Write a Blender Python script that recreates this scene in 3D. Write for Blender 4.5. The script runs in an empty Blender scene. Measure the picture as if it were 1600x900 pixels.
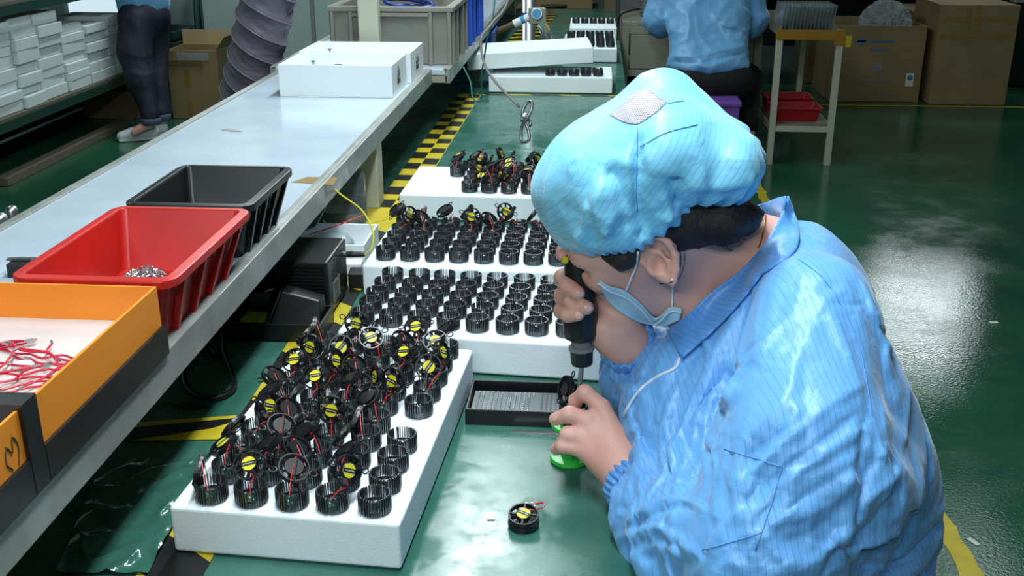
import bpy, bmesh, math, random
import numpy as np
from mathutils import Vector, Matrix, noise
from mathutils.bvhtree import BVHTree
random.seed(7); rng = np.random.default_rng(7)
S = bpy.context.scene
COL = S.collection
PI = math.pi
# ---------------------------------------------------------------- camera
CAM = Vector((0.0, 0.0, 1.45)); F = 1650.0
TH = math.radians(20.6); PS = math.radians(4.38)
HF = Vector((-math.sin(PS), math.cos(PS), 0)); RT = Vector((math.cos(PS), math.sin(PS), 0)); ZZ = Vector((0, 0, 1))
FW = HF*math.cos(TH) - ZZ*math.sin(TH); UP = HF*math.sin(TH) + ZZ*math.cos(TH)
cd = bpy.data.cameras.new('camera'); co = bpy.data.objects.new('camera', cd); COL.objects.link(co)
cd.sensor_width = 36; cd.lens = 36*F/1600; cd.clip_start = 0.02; cd.clip_end = 100
co.location = CAM; co.rotation_euler = (PI/2-TH, 0, PS)
S.camera = co
# measuring helpers: a sight line through a picture point, met with a depth, a level or an upright plane
def ray(px, py): return FW + RT*((px-800)/F) - UP*((py-450)/F)
def P(px, py, zc): return CAM + ray(px, py)*zc
def at(px, py, z): d = ray(px, py); return CAM + d*((z-CAM.z)/d.z)
def atX(px, py, x): d = ray(px, py); return CAM + d*((x-CAM.x)/d.x)
def atY(px, py, y): d = ray(px, py); return CAM + d*((y-CAM.y)/d.y)
# ---------------------------------------------------------------- light
S.view_settings.view_transform = 'Standard'; S.view_settings.look = 'None'
S.view_settings.exposure = 0.0; S.view_settings.gamma = 1.0
S.view_settings.use_curve_mapping = False
w = bpy.data.worlds.new('world'); S.world = w; w.use_nodes = True
w.node_tree.nodes['Background'].inputs[0].default_value = (0.62, 0.80, 0.85, 1)
w.node_tree.nodes['Background'].inputs[1].default_value = 0.22
def area(name, loc, size, power, color=(0.86, 0.97, 1.0), rot=(0, 0, 0)):
    l = bpy.data.lights.new(name, 'AREA'); l.shape = 'RECTANGLE'; l.size, l.size_y = size
    l.energy = power; l.color = color
    o = bpy.data.objects.new(name, l); COL.objects.link(o); o.location = loc; o.rotation_euler = rot
    return o
area('tube_light_near', (-0.10, 1.05, 2.25), (0.16, 1.3), 31)
area('tube_light_mid', (-0.35, 2.9, 2.25), (0.16, 1.3), 30)
area('tube_light_far', (-0.30, 5.0, 2.25), (0.16, 1.3), 20)
area('fill_light_behind', (-0.55, -0.75, 2.15), (1.3, 0.3), 24, rot=(math.radians(48), 0, 0))  # soft fill added behind the camera to brighten the sides facing it
area('ceiling_light_right', (2.55, 6.0, 2.9), (0.3, 1.3), 7)
area('ceiling_light_left', (-2.6, 3.4, 3.0), (0.3, 1.3), 14)
area('ceiling_light_left_far', (-2.2, 6.6, 3.0), (0.3, 1.3), 42)
area('bench_light_far_right', (2.92, 9.0, 2.08), (0.8, 0.22), 11, rot=(math.radians(-62), 0, math.radians(-18)))
# ---------------------------------------------------------------- materials
def lin(c):
    return tuple(((v/255/12.92) if v/255 <= 0.04045 else ((v/255+0.055)/1.055)**2.4) for v in c)
MATS = {}
def mat(name, rgb, rough=0.5, metal=0.0, bump=0.0, bscale=60.0, vary=0.0, vscale=8.0, vrgb=None, emit=0.0, alpha=1.0, trans=0.0, sheen=0.0, spec=0.5, sss=0.0, coat=0.0):
    m = bpy.data.materials.new(name); m.use_nodes = True; nt = m.node_tree; b = nt.nodes['Principled BSDF']
    c = (*lin(rgb), 1)
    b.inputs['Base Color'].default_value = c; b.inputs['Roughness'].default_value = rough; b.inputs['Metallic'].default_value = metal
    b.inputs['Specular IOR Level'].default_value = spec
    if coat: b.inputs['Coat Weight'].default_value = coat; b.inputs['Coat Roughness'].default_value = 0.15
    if sheen: b.inputs['Sheen Weight'].default_value = sheen; b.inputs['Sheen Roughness'].default_value = 0.4
    if trans: b.inputs['Transmission Weight'].default_value = trans; b.inputs['IOR'].default_value = 1.2
    if alpha < 1: b.inputs['Alpha'].default_value = alpha
    if sss: b.inputs['Subsurface Weight'].default_value = sss; b.inputs['Subsurface Radius'].default_value = (0.012, 0.005, 0.003)
    if emit: b.inputs['Emission Color'].default_value = c; b.inputs['Emission Strength'].default_value = emit
    tc = nt.nodes.new('ShaderNodeTexCoord')
    if bump:
        n = nt.nodes.new('ShaderNodeTexNoise'); n.inputs['Scale'].default_value = bscale; n.inputs['Detail'].default_value = 4
        bp = nt.nodes.new('ShaderNodeBump'); bp.inputs['Strength'].default_value = bump; bp.inputs['Distance'].default_value = 0.01
        nt.links.new(tc.outputs['Object'], n.inputs['Vector']); nt.links.new(n.outputs[0], bp.inputs['Height']); nt.links.new(bp.outputs[0], b.inputs['Normal'])
    if vary:
        n = nt.nodes.new('ShaderNodeTexNoise'); n.inputs['Scale'].default_value = vscale; n.inputs['Detail'].default_value = 6
        r = nt.nodes.new('ShaderNodeValToRGB'); r.color_ramp.elements[0].position = 0.35; r.color_ramp.elements[1].position = 0.7
        r.color_ramp.elements[0].color = c
        v = lin(vrgb) if vrgb else tuple(x*(1-vary) for x in c[:3]); r.color_ramp.elements[1].color = (*v, 1)
        nt.links.new(tc.outputs['Object'], n.inputs['Vector']); nt.links.new(n.outputs[0], r.inputs[0]); nt.links.new(r.outputs[0], b.inputs['Base Color'])
    MATS[name] = m
    return m
mat('floor_green', (42, 96, 72), 0.09, bump=0.07, bscale=110, vary=0.35, vscale=1.6, vrgb=(34, 74, 58))
mat('mat_green', (44, 94, 80), 0.17, bump=0.05, bscale=14, vary=0.3, vscale=9, vrgb=(66, 112, 100))
mat('film', (52, 96, 84), 0.14, bump=0.5, bscale=22)
mat('wall_pale', (168, 190, 184), 0.7, vary=0.08)
mat('ceiling_white', (170, 180, 178), 0.9)
mat('cream_metal', (176, 178, 160), 0.45, bump=0.03)
mat('rail_alu', (158, 162, 158), 0.38, 0.3, vary=0.25, vscale=14)
mat('white_plastic', (232, 240, 244), 0.4)
mat('foam', (230, 238, 243), 0.8, bump=0.16, bscale=600, sss=0.0)
mat('foam_far', (222, 234, 234), 0.85, bump=0.2, bscale=200)
mat('red_plastic', (196, 26, 18), 0.38, vary=0.3, vscale=10, vrgb=(170, 30, 26))
mat('dark_red', (150, 18, 22), 0.4)
mat('black_plastic', (20, 22, 24), 0.35)
mat('black_matte', (16, 18, 18), 0.6)
mat('orange_plastic', (238, 140, 30), 0.4)
mat('cream_inner', (214, 200, 196), 0.6, vary=0.1, vscale=12)
mat('steel', (200, 205, 208), 0.3, 1.0)
mat('dull_steel', (120, 124, 126), 0.4, 0.9)
mat('grey_crate', (132, 130, 122), 0.5, vary=0.15, vscale=9)
mat('blue_plastic', (38, 84, 190), 0.4)
mat('blue_hose', (28, 60, 140), 0.35)
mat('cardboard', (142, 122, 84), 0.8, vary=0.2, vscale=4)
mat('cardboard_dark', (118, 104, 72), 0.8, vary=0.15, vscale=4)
mat('tape_tan', (140, 112, 58), 0.35)
mat('green_steel', (30, 66, 56), 0.45)
mat('plywood', (110, 104, 88), 0.7)
mat('tape_yellow', (196, 176, 40), 0.35, vary=0.2, vscale=20)
mat('tape_black', (20, 22, 22), 0.35)
mat('purple_plastic', (112, 70, 160), 0.45)
mat('duct', (112, 106, 120), 0.35, bump=0.1, bscale=40)
mat('red_cord', (196, 30, 60), 0.4)
mat('wire_red', (190, 36, 40), 0.4)
mat('wire_black', (18, 18, 20), 0.4)
mat('wire_green', (50, 110, 96), 0.4)
mat('wire_yellow', (200, 190, 60), 0.4)
mat('wire_grey', (120, 116, 118), 0.4)
mat('chrome_black', (98, 102, 106), 0.27, 0.8)
mat('fan_black', (22, 23, 26), 0.32)
mat('fan_label', (214, 206, 34), 0.4)
mat('label_band', (24, 24, 26), 0.5)
mat('label_text', (205, 205, 190), 0.5)
mat('board_green', (40, 84, 66), 0.35)
mat('green_fixture', (44, 176, 62), 0.35)
mat('sponge_yellow', (160, 164, 34), 0.85, bump=0.6, bscale=300)
mat('skin', (226, 174, 160), 0.5, sss=0.12, bump=0.03, bscale=220, vary=0.1, vscale=14, vrgb=(216, 158, 142))
mat('nail', (226, 178, 164), 0.25)
mat('hair', (34, 26, 24), 0.65, bump=0.25, bscale=200)
mat('mask_blue', (178, 218, 236), 0.7)
mat('mask_white', (226, 234, 240), 0.6)
mat('mesh_white', (216, 214, 226), 0.5)
mat('denim', (14, 26, 44), 0.75, bump=0.2, bscale=120, vary=0.3, vscale=10)
mat('denim_cuff', (80, 92, 112), 0.75)
mat('black_cloth', (12, 13, 16), 0.8)
mat('shoe_white', (214, 218, 222), 0.5)
mat('shoe_dark', (30, 30, 34), 0.5)
mat('shirt_far', (62, 122, 176), 0.5, vary=0.12, vscale=14, sheen=0.2)
mat('clear_plastic', (225, 238, 240), 0.08, trans=0.9)
mat('clear_bag', (220, 232, 236), 0.12, trans=0.75, bump=0.8, bscale=40)
mat('cabinet', (150, 150, 132), 0.5)
mat('gold', (210, 170, 80), 0.25, 1.0)
mat('paper', (206, 212, 206), 0.7)
mat('print_blue', (70, 112, 140), 0.7)
mat('print_pale', (120, 124, 118), 0.7)
mat('window_lit', (214, 236, 246), 0.5, emit=0.9)
mat('extinguisher', (150, 20, 24), 0.3)
mat('blue_band', (30, 50, 150), 0.5)
mat('tan_dark', (84, 72, 50), 0.7)
mat('gauge_blue', (70, 150, 200), 0.4)
M = MATS
def worn(m, lo, hi, scale, a=.42, b=.66):
    """patchy gloss: scuffed places are duller"""
    nt = m.node_tree; n = nt.nodes.new('ShaderNodeTexNoise'); n.inputs['Scale'].default_value = scale; n.inputs['Detail'].default_value = 9; n.inputs['Roughness'].default_value = .7
    r = nt.nodes.new('ShaderNodeMapRange'); r.inputs['From Min'].default_value = a; r.inputs['From Max'].default_value = b; r.inputs['To Min'].default_value = lo; r.inputs['To Max'].default_value = hi
    tc = [q for q in nt.nodes if q.type == 'TEX_COORD'][0]; nt.links.new(tc.outputs['Object'], n.inputs['Vector']); nt.links.new(n.outputs[0], r.inputs['Value']); nt.links.new(r.outputs[0], nt.nodes['Principled BSDF'].inputs['Roughness'])
worn(M['mat_green'], .13, .42, 7); worn(M['floor_green'], .07, .20, 3); worn(M['rail_alu'], .3, .6, 20)
# ---------------------------------------------------------------- object helpers
def tag(o, label=None, cat=None, group=None, kind=None):
    if label: o['label'] = label
    if cat: o['category'] = cat
    if group: o['group'] = group
    if kind: o['kind'] = kind
    return o
def empty(name, loc, label=None, cat=None, group=None, rz=0.0):
    o = bpy.data.objects.new(name, None); COL.objects.link(o); o.location = loc; o.rotation_euler = (0, 0, rz); o.empty_display_size = 0.02
    return tag(o, label, cat, group)
def pmat(o):
    m = Matrix.LocRotScale(o.location, o.rotation_euler, o.scale)
    return pmat(o.parent) @ m if o.parent else m
class MB:
    def __init__(s): s.bm = bmesh.new()
    def _add(s, vs, fs):
        v = [s.bm.verts.new(p) for p in vs]
        for f in fs:
            try: s.bm.faces.new([v[i] for i in f])
            except ValueError: pass
        return v
    def box(s, c, size, rz=0.0, mx=None, top=1.0):
        x, y, z = (q/2 for q in size); c = Vector(c)
        m = mx if mx is not None else Matrix.Rotation(rz, 4, 'Z')
        pts = [(-x,-y,-z),(x,-y,-z),(x,y,-z),(-x,y,-z),(-x*top,-y*top,z),(x*top,-y*top,z),(x*top,y*top,z),(-x*top,y*top,z)]
        s._add([c + m.to_3x3() @ Vector(p) for p in pts], [(3,2,1,0),(4,5,6,7),(0,1,5,4),(1,2,6,5),(2,3,7,6),(3,0,4,7)]); return s
    def bar(s, a, b, wd, th, upv=(0, 0, 1)):
        a, b = Vector(a), Vector(b); d = b-a; L = d.length; d.normalize(); u = Vector(upv); sx = d.cross(u).normalized(); u = sx.cross(d)
        m = Matrix((sx, d, u)).transposed().to_4x4(); s.box((a+b)/2, (wd, L, th), mx=m); return s
    def hexa(s, lo, hi):
        s._add(list(lo)+list(hi), [(3,2,1,0),(4,5,6,7),(0,1,5,4),(1,2,6,5),(2,3,7,6),(3,0,4,7)]); return s
    def ring_loft(s, rings, closed=False, caps=True):
        n = len(rings[0]); base = []
        for r in rings: base.append([s.bm.verts.new(p) for p in r])
        for i in range(len(rings)-1 + (1 if closed else 0)):
            a, b = base[i], base[(i+1) % len(rings)]
            for k in range(n):
                try: s.bm.faces.new((a[k], a[(k+1) % n], b[(k+1) % n], b[k]))
                except ValueError: pass
        if caps and not closed:
            for r in (base[0][::-1], base[-1]):
                try: s.bm.faces.new(r)
                except ValueError: pass
        return s
    def tube(s, pts, r, seg=8, caps=True, closed=False):
        pts = [Vector(p) for p in pts]; n = len(pts); rings = []; prev = None
        for i, p in enumerate(pts):
            if closed: d = pts[(i+1) % n]-pts[i-1]
            else: d = pts[min(i+1, n-1)]-pts[max(i-1, 0)]
            d.normalize()
            if prev is None:
                a = d.orthogonal().normalized()
            else:
                a = prev-d*prev.dot(d); a = a.normalized() if a.length > 1e-6 else d.orthogonal().normalized()
            prev = a; b = d.cross(a); rr = r[i] if isinstance(r, (list, tuple)) else r
            rings.append([p+(a*math.cos(t)+b*math.sin(t))*rr for t in (2*PI*k/seg for k in range(seg))])
        return s.ring_loft(rings, closed=closed, caps=caps)
    def lathe(s, c, prof, seg=24, axis=None, caps=True):
        c = Vector(c); m = Matrix.Identity(3) if axis is None else Vector((0, 0, 1)).rotation_difference(Vector(axis)).to_matrix()
        rings = [[c + m @ Vector((r*math.cos(2*PI*k/seg), r*math.sin(2*PI*k/seg), z)) for k in range(seg)] for r, z in prof]
        return s.ring_loft(rings, caps=caps)
    def cyl(s, c, r, h, seg=20, axis=None): return s.lathe(c, [(r, 0), (r, h)], seg, axis)
    def ball(s, c, r, seg=10, rings=6, sc=(1, 1, 1)):
        c = Vector(c); pr = []
        for i in range(rings+1):
            t = PI*i/rings; pr.append((max(math.sin(t), 1e-3), -math.cos(t)))
        rs = [[c+Vector((q*math.cos(2*PI*k/seg)*sc[0], q*math.sin(2*PI*k/seg)*sc[1], z*sc[2]))*r for k in range(seg)] for q, z in pr]
        return s.ring_loft(rs)
    def build(s, name, material, parent=None, smooth=False, bevel=0.0, bseg=2, sub=0, solid=0.0):
        bmesh.ops.recalc_face_normals(s.bm, faces=s.bm.faces)
        if parent is not None: s.bm.transform(pmat(parent).inverted())
        me = bpy.data.meshes.new(name); s.bm.to_mesh(me); s.bm.free()
        o = bpy.data.objects.new(name, me); COL.objects.link(o)
        me.materials.append(M[material] if isinstance(material, str) else material)
        if parent is not None: o.parent = parent
        if smooth:
            for p in me.polygons: p.use_smooth = True
        if solid: md = o.modifiers.new('solid', 'SOLIDIFY'); md.thickness = solid; md.offset = 0
        if bevel: md = o.modifiers.new('bevel', 'BEVEL'); md.width = bevel; md.segments = bseg; md.limit_method = 'ANGLE'; md.angle_limit = math.radians(40)
        if sub: md = o.modifiers.new('sub', 'SUBSURF'); md.levels = sub; md.render_levels = sub
        return o
def struct(name, mb, m, **k):
    o = mb.build(name, m, **k); o['kind'] = 'structure'; return o
def copy_tree(o, parent=None):
    c = o.copy(); COL.objects.link(c)
    if parent is not None: c.parent = parent
    for ch in o.children: copy_tree(ch, c)
    return c
def spline(pts, n=8):
    pts = [Vector(p) for p in pts]; q = [pts[0]*2-pts[1]]+pts+[pts[-1]*2-pts[-2]]; out = []
    for i in range(1, len(q)-2):
        for k in range(n):
            t = k/n; a, b, c, d = q[i-1], q[i], q[i+1], q[i+2]
            out.append(0.5*((2*b)+(c-a)*t+(2*a-5*b+4*c-d)*t*t+(3*b-a-3*c+d)*t**3))
    out.append(pts[-1]); return out
ORD = ['first', 'second', 'third', 'fourth', 'fifth', 'sixth', 'seventh', 'eighth', 'ninth', 'tenth', 'eleventh', 'twelfth', 'thirteenth', 'fourteenth', 'fifteenth', 'sixteenth', 'seventeenth', 'eighteenth', 'nineteenth', 'twentieth']
# ================================================================ the setting
TZ = 0.75; BZ = 0.947
struct('floor', MB().box((0, 4.5, -0.05), (10, 14, 0.1)), 'floor_green')
struct('ceiling', MB().box((0, 4.5, 3.35), (10, 14, 0.1)), 'ceiling_white')
struct('wall_right', MB().box((4.55, 4.5, 1.65), (0.1, 14, 3.3)), 'wall_pale')
struct('wall_left', MB().box((-4.75, 4.5, 1.65), (0.1, 14, 3.3)), 'wall_pale')
struct('wall_front', MB().box((0, -2.45, 1.65), (10, 0.1, 3.3)), 'wall_pale')
struct('wall_back', MB().box((0, 11.55, 1.65), (10, 0.1, 3.3)), 'wall_pale')
WY = 8.35
wl = struct('wall_partition', MB().box((-2.95, WY+0.05, 1.65), (3.5, 0.1, 3.3)), 'wall_pale')
for px in (490, 545):
    x = atY(px, 40, WY).x
    if x < -1.25: struct('trim_1' if px == 490 else 'trim_2', MB().box((x, WY-0.012, 1.65), (0.03, 0.02, 3.3)), 'rail_alu')
# lit window in the partition, above the blue crate
a, b = atY(123, 39, WY), atY(190, 2, WY)
wn = struct('window_1', MB().box(((a.x+b.x)/2, WY-0.015, a.z+0.45), (b.x-a.x+0.12, 0.03, 0.9)), 'window_lit')
fr = MB(); xa, xb = a.x-0.06, b.x+0.06
for c, s in (((xa, WY-0.02, a.z+0.45), (0.03, 0.05, 0.96)), ((xb, WY-0.02, a.z+0.45), (0.03, 0.05, 0.96)), (((xa+xb)/2, WY-0.02, a.z-0.015), (xb-xa, 0.05, 0.03))): fr.box(c, s)
fr.build('window_frame', 'white_plastic', wn)
# painted lines on the floor
def floor_strip(name, p, q, wd, label):
    m = MB(); p, q = Vector(p), Vector(q); d = (q-p).normalized(); n = Vector((-d.y, d.x, 0))*wd/2; L = (q-p).length; k = max(4, int(L/0.05)); top = []
    left = [p+d*L*i/k+n*(1+0.16*rng.normal()) for i in range(k+1)]; right = [p+d*L*i/k-n*(1+0.16*rng.normal()) for i in range(k+1)]
    for i in range(k):
        lo = [Vector((*v.xy, 0.0003)) for v in (right[i], right[i+1], left[i+1], left[i])]
        m.hexa(lo, [v+Vector((0, 0, 0.0012)) for v in lo])
    bmesh.ops.remove_doubles(m.bm, verts=m.bm.verts, dist=1e-5)
    return tag(m.build(name, 'tape_yellow'), label, 'floor tape')
f1, f2 = at(1490, 845, 0), at(1185, 295, 0)
floor_strip('floor_tape', (f1.x, f1.y-0.5, 0), (f2.x, f2.y+0.6, 0), 0.05, 'worn yellow floor tape running lengthwise behind the seated worker')
g1, g2 = at(1212, 163, 0), at(1640, 168, 0)
floor_strip('floor_tape', (g1.x, g1.y, 0), (g2.x, g2.y, 0), 0.03, 'thin yellow floor tape crossing in front of the cardboard cartons')
sc = at(1521, 847, 0)
tag(MB().box((sc.x, sc.y, 0.0012), (0.012, 0.03, 0.001), rz=0.5).build('paper_scrap', 'paper'), 'small white paper scrap on the green floor beside the yellow tape', 'scrap')
sc = at(1553, 504, 0)
tag(MB().box((sc.x, sc.y, 0.0012), (0.03, 0.02, 0.001), rz=0.2).build('paper_scrap', 'paper'), 'white paper scrap on the shiny floor beside the lamp reflection', 'scrap')

# ================================================================ work tables
def work_table(name, x0, x1, y0, y1, label):
    t = empty(name, ((x0+x1)/2, (y0+y1)/2, 0), label, 'work table')
    MB().box(((x0+x1)/2, (y0+y1)/2, TZ-0.016), (x1-x0, y1-y0, 0.028)).build('table_board', 'plywood', t)
    MB().box(((x0+x1)/2, (y0+y1)/2, TZ-0.001), (x1-x0, y1-y0, 0.002)).build('rubber_mat', 'mat_green', t)
    fm = MB()
    for xx in (x0+0.06, x1-0.06): fm.box((xx, (y0+y1)/2, TZ-0.055), (0.04, y1-y0-0.1, 0.05))
    for yy in (y0+0.06, y1-0.06): fm.box(((x0+x1)/2, yy, TZ-0.055), (x1-x0-0.16, 0.04, 0.05))
    fm.build('apron', 'cabinet', t)
    for xx in (x0+0.06, x1-0.06):
        for yy in (y0+0.06, y1-0.06): MB().box((xx, yy, (TZ-0.08)/2), (0.04, 0.04, TZ-0.08)).build('leg', 'cabinet', t)
    return t
X0, X1 = -1.0, 0.125
YJ = 3.865
work_table('work_table', X0, X1, 0.55, YJ-0.002, 'long green topped work table in front of the seated worker')
work_table('work_table', X0, X1, YJ+0.002, 6.9, 'green topped work table beyond the yellow tape joint')
# striped hazard tape along the table
def hazard(name, p, q, wd, step, label, rows=1, seed=1, z=TZ, skew=0.03, gap=0.0):
    r = random.Random(seed); p, q = Vector((p[0], p[1], z)), Vector((q[0], q[1], z)); d = (q-p).normalized(); n = Vector((-d.y, d.x, 0)); L = (q-p).length
    root = MB(); blk = MB(); k = int(L/step)
    base = [p+n*wd/2, p-n*wd/2, q-n*wd/2, q+n*wd/2]
    root.hexa([v+Vector((0, 0, 0.0002)) for v in base], [v+Vector((0, 0, 0.0012)) for v in base])
    o = tag(root.build(name, 'tape_yellow'), label, 'hazard tape')
    for i in range(k):
        for j in range(rows):
            if (i+j) % 2: continue
            w0 = -wd/2+wd*j/rows+(0.002 if rows > 1 else -0.0005); w1 = -wd/2+wd*(j+1)/rows+(0 if rows > 1 else 0.0005)
            a0 = i*step+r.uniform(-.1, .1)*step; a1 = (i+1)*step+r.uniform(-.1, .1)*step
            pts = [p+d*(a0+skew)+n*w0, p+d*(a1+skew)+n*w0, p+d*a1+n*w1, p+d*a0+n*w1]
            blk.hexa([v+Vector((0, 0, 0.0012)) for v in pts], [v+Vector((0, 0, 0.002)) for v in pts])
    blk.build('black_stripe', 'tape_black', o)
    return o
hazard('hazard_tape', (-0.442, 0.60), (-0.466, 2.30), 0.072, 0.085, 'wide yellow and black hazard tape along the near table edge', 1, 3, skew=-0.055)
hazard('hazard_tape', (-0.466, 2.305), (-0.452, YJ), 0.085, 0.062, 'checkered yellow and black tape between conveyor leg and table joint', 2, 5, skew=0.0)
hazard('hazard_tape', (-0.40, 4.6), (-0.30, 6.6), 0.14, 0.075, 'far yellow and black striped tape beside the steel post', 1, 8, skew=0.10)
hazard('hazard_tape', (-0.41, YJ), (0.12, YJ+0.005), 0.02, 0.09, 'narrow yellow tape across the table joint under the far foam', 1, 9, skew=0.02)
def flat_tape(name, pts, m, label, cat='tape', z=TZ):
    mb = MB(); lo = [Vector((p.x, p.y, z+0.0012)) for p in pts]; mb.hexa(lo, [v+Vector((0, 0, 0.0012)) for v in lo])
    return tag(mb.build(name, m), label, cat)
tp = [at(*q, TZ) for q in ((215, 662), (205, 690), (372, 688), (385, 650))]
o = flat_tape('hazard_tape', tp, 'tape_yellow', 'crumpled yellow and black tape running under the conveyor', 'hazard tape')
for q in (((200, 672), (205, 690), (330, 672), (385, 655)), ((290, 640), (330, 640), (310, 632), (260, 634))):
    mb = MB(); lo = [at(*v, TZ)+Vector((0, 0, .0026)) for v in q]; mb.hexa(lo, [v+Vector((0, 0, .001)) for v in lo]); mb.build('black_stripe', 'tape_black', o)
tp = [at(*q, TZ) for q in ((563, 322), (572, 352), (602, 345), (612, 330))]
flat_tape('yellow_tape', tp, 'tape_yellow', 'torn yellow tape patch at the foot of the conveyor leg')
# clear wrinkled film lying on the table beside the conveyor
def wrinkled(name, quad, m, label, cat, amp=0.004, n=(60, 60), z=TZ+0.004, seed=0):
    mb = MB(); g = []; a, b, c, d = [Vector(v) for v in quad]
    for i in range(n[0]+1):
        row = []
        for j in range(n[1]+1):
            u, v = i/n[0], j/n[1]; p = a*(1-u)*(1-v)+b*u*(1-v)+c*u*v+d*(1-u)*v
            h = amp*(1-2*abs(noise.noise(Vector((p.x*26, p.y*20, seed)))))**2*1.2
            row.append(mb.bm.verts.new((p.x, p.y, z+max(h, 0))))
        g.append(row)
    for i in range(n[0]):
        for j in range(n[1]): mb.bm.faces.new((g[i][j], g[i+1][j], g[i+1][j+1], g[i][j+1]))
    return tag(mb.build(name, m, smooth=True), label, cat)
# conveyor line
def conveyor(x0, x1, y0, y1, label, curve=False, bm='belt', legs=()):
    t = empty('belt_conveyor', ((x0+x1)/2, (y0+y1)/2, 0), label, 'conveyor')
    cx, cy, W, L = (x0+x1)/2, (y0+y1)/2, x1-x0, y1-y0
    MB().box((cx, cy, BZ-0.03), (W-0.02, L, 0.02)).build('bed', 'cabinet', t)
    b = MB(); b.box((cx, cy, BZ-0.009), (W-0.03, L, 0.018)); b.build('belt', bm, t, bevel=0.002)
    for s, xx in ((-1, x0), (1, x1)):
        r = MB(); r.box((xx-s*0.0075, cy, BZ-0.02), (0.015, L, 0.044)); r.box((xx-s*0.014, cy, BZ-0.004+0.003), (0.012, L, 0.008)); r.build('side_rail', 'rail_alu', t, bevel=0.0015)
    for (lx, ly) in legs: MB().box((lx, ly, (BZ-0.042+TZ+.002)/2), (0.045, 0.06, BZ-0.042-TZ-.002)).build('leg', 'cream_metal', t, bevel=0.003)
    return t
nb = mat('belt', (176, 190, 204), 0.16, bump=0.015, bscale=9, vary=0.2, vscale=7, vrgb=(190, 204, 214))
conveyor(-0.945, -0.486, 0.35, 3.18, 'belt conveyor with pale glossy belt carrying the plastic bins', legs=((-0.515, 2.385), (-0.527, 0.62), (-0.92, 2.385), (-0.92, 0.62)))
conveyor(-0.985, -0.432, 3.185, 6.9, 'far conveyor section carrying the grey and blue crates', legs=((-0.495, 4.5), (-0.95, 4.5), (-0.5, 6.5)))
# stains and torn film on the belt
for i, (q, lab) in enumerate(((((345, 203), (362, 206), (378, 206), (358, 201)), 'dark smudge label residue on the belt before the white boxes'),
        (((455, 285), (520, 290), (528, 278), (480, 277)), 'tan tape residue on the belt beside the black bin'))):
    pts = [at(*v, BZ) for v in q]; lo = [Vector((p.x, p.y, BZ+0.0003)) for p in pts]
    tag(MB().hexa(lo, [v+Vector((0, 0, .0006)) for v in lo]).build('tape_residue', 'tape_tan' if i else 'wire_grey'), lab, 'tape residue')
# ================================================================ bins and boxes on the conveyor
def bin_(name, bot, top, z0, z1, m, wall=0.004, rim=0.010, ribs=(0, 0), rimm=None, label='', cat='bin', rz=0.0, rimh=0.010, group=None, corner=0.012):
    """open box; bot/top = (x0,x1,y0,y1)"""
    t = empty(name, ((bot[0]+bot[1])/2, (bot[2]+bot[3])/2, z0), label, cat, group)
    def rr(r, z, off=0.0, rad=corner):
        x0, x1, y0, y1 = r[0]-off, r[1]+off, r[2]-off, r[3]+off; rad = max(rad+off, 0.001); pts = []
        for cx, cy, a0 in ((x1-rad, y1-rad, 0), (x0+rad, y1-rad, 90), (x0+rad, y0+rad, 180), (x1-rad, y0+rad, 270)):
            for k in range(5):
                a = math.radians(a0+22.5*k); pts.append(Vector((cx+rad*math.cos(a), cy+rad*math.sin(a), z)))
        return pts
    b = MB(); b.ring_loft([rr(bot, z0), rr(top, z1), rr(top, z1, -wall), rr(bot, z0+wall, -wall)], caps=True)
    b.build('body', m, t)
    if rim:
        r = MB(); r.ring_loft([rr(top, z1-rimh, 0.0005), rr(top, z1-rimh, rim), rr(top, z1+0.001, rim), rr(top, z1+0.002, -wall*0.8), rr(top, z1-0.001, -wall-0.0003)], caps=False)
        r.build('rim', rimm or m, t, bevel=0.0015)
    if ribs[0] or ribs[1]:
        for s in (0, 1):
            for k in range(ribs[0]):   # ribs on the long (y) sides
                f = (k+0.5)/ribs[0]; yb = bot[2]+(bot[3]-bot[2])*f; yt = top[2]+(top[3]-top[2])*f
                xb, xt = (bot[s], top[s]); sg = 1 if s else -1; e = rim*0.8
                lo = [(xb, yb-.004, z0+.001), (xb+sg*e, yb-.004, z0+.001), (xb+sg*e, yb+.004, z0+.001), (xb, yb+.004, z0+.001)]
                hi = [(xt, yt-.004, z1-rimh), (xt+sg*e, yt-.004, z1-rimh), (xt+sg*e, yt+.004, z1-rimh), (xt, yt+.004, z1-rimh)]
                MB().hexa(lo, hi).build('rib', m, t)
            for k in range(ribs[1]):
                f = (k+0.5)/ribs[1]; xb = bot[0]+(bot[1]-bot[0])*f; xt = top[0]+(top[1]-top[0])*f
                yb, yt = (bot[2+s], top[2+s]); sg = 1 if s else -1; e = rim*0.8
                lo = [(xb-.004, yb, z0+.001), (xb+.004, yb, z0+.001), (xb+.004, yb+sg*e, z0+.001), (xb-.004, yb+sg*e, z0+.001)]
                hi = [(xt-.004, yt, z1-rimh), (xt+.004, yt, z1-rimh), (xt+.004, yt+sg*e, z1-rimh), (xt-.004, yt+sg*e, z1-rimh)]
                MB().hexa(lo, hi).build('rib', m, t)
    return t
rb = bin_('red_bin', (-0.655, -0.504, 1.125, 1.36), (-0.663, -0.484, 1.110, 1.392), BZ+.0006, 1.030, 'red_plastic', ribs=(4, 3), rim=0.010, label='red plastic bin holding a heap of small screws on the conveyor')
bin_('black_bin', (-0.650, -0.507, 1.428, 1.605), (-0.660, -0.489, 1.418, 1.636), BZ+.0006, 1.030, 'black_plastic', ribs=(4, 3), rim=0.009, label='black plastic bin behind the red bin on the conveyor')
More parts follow.
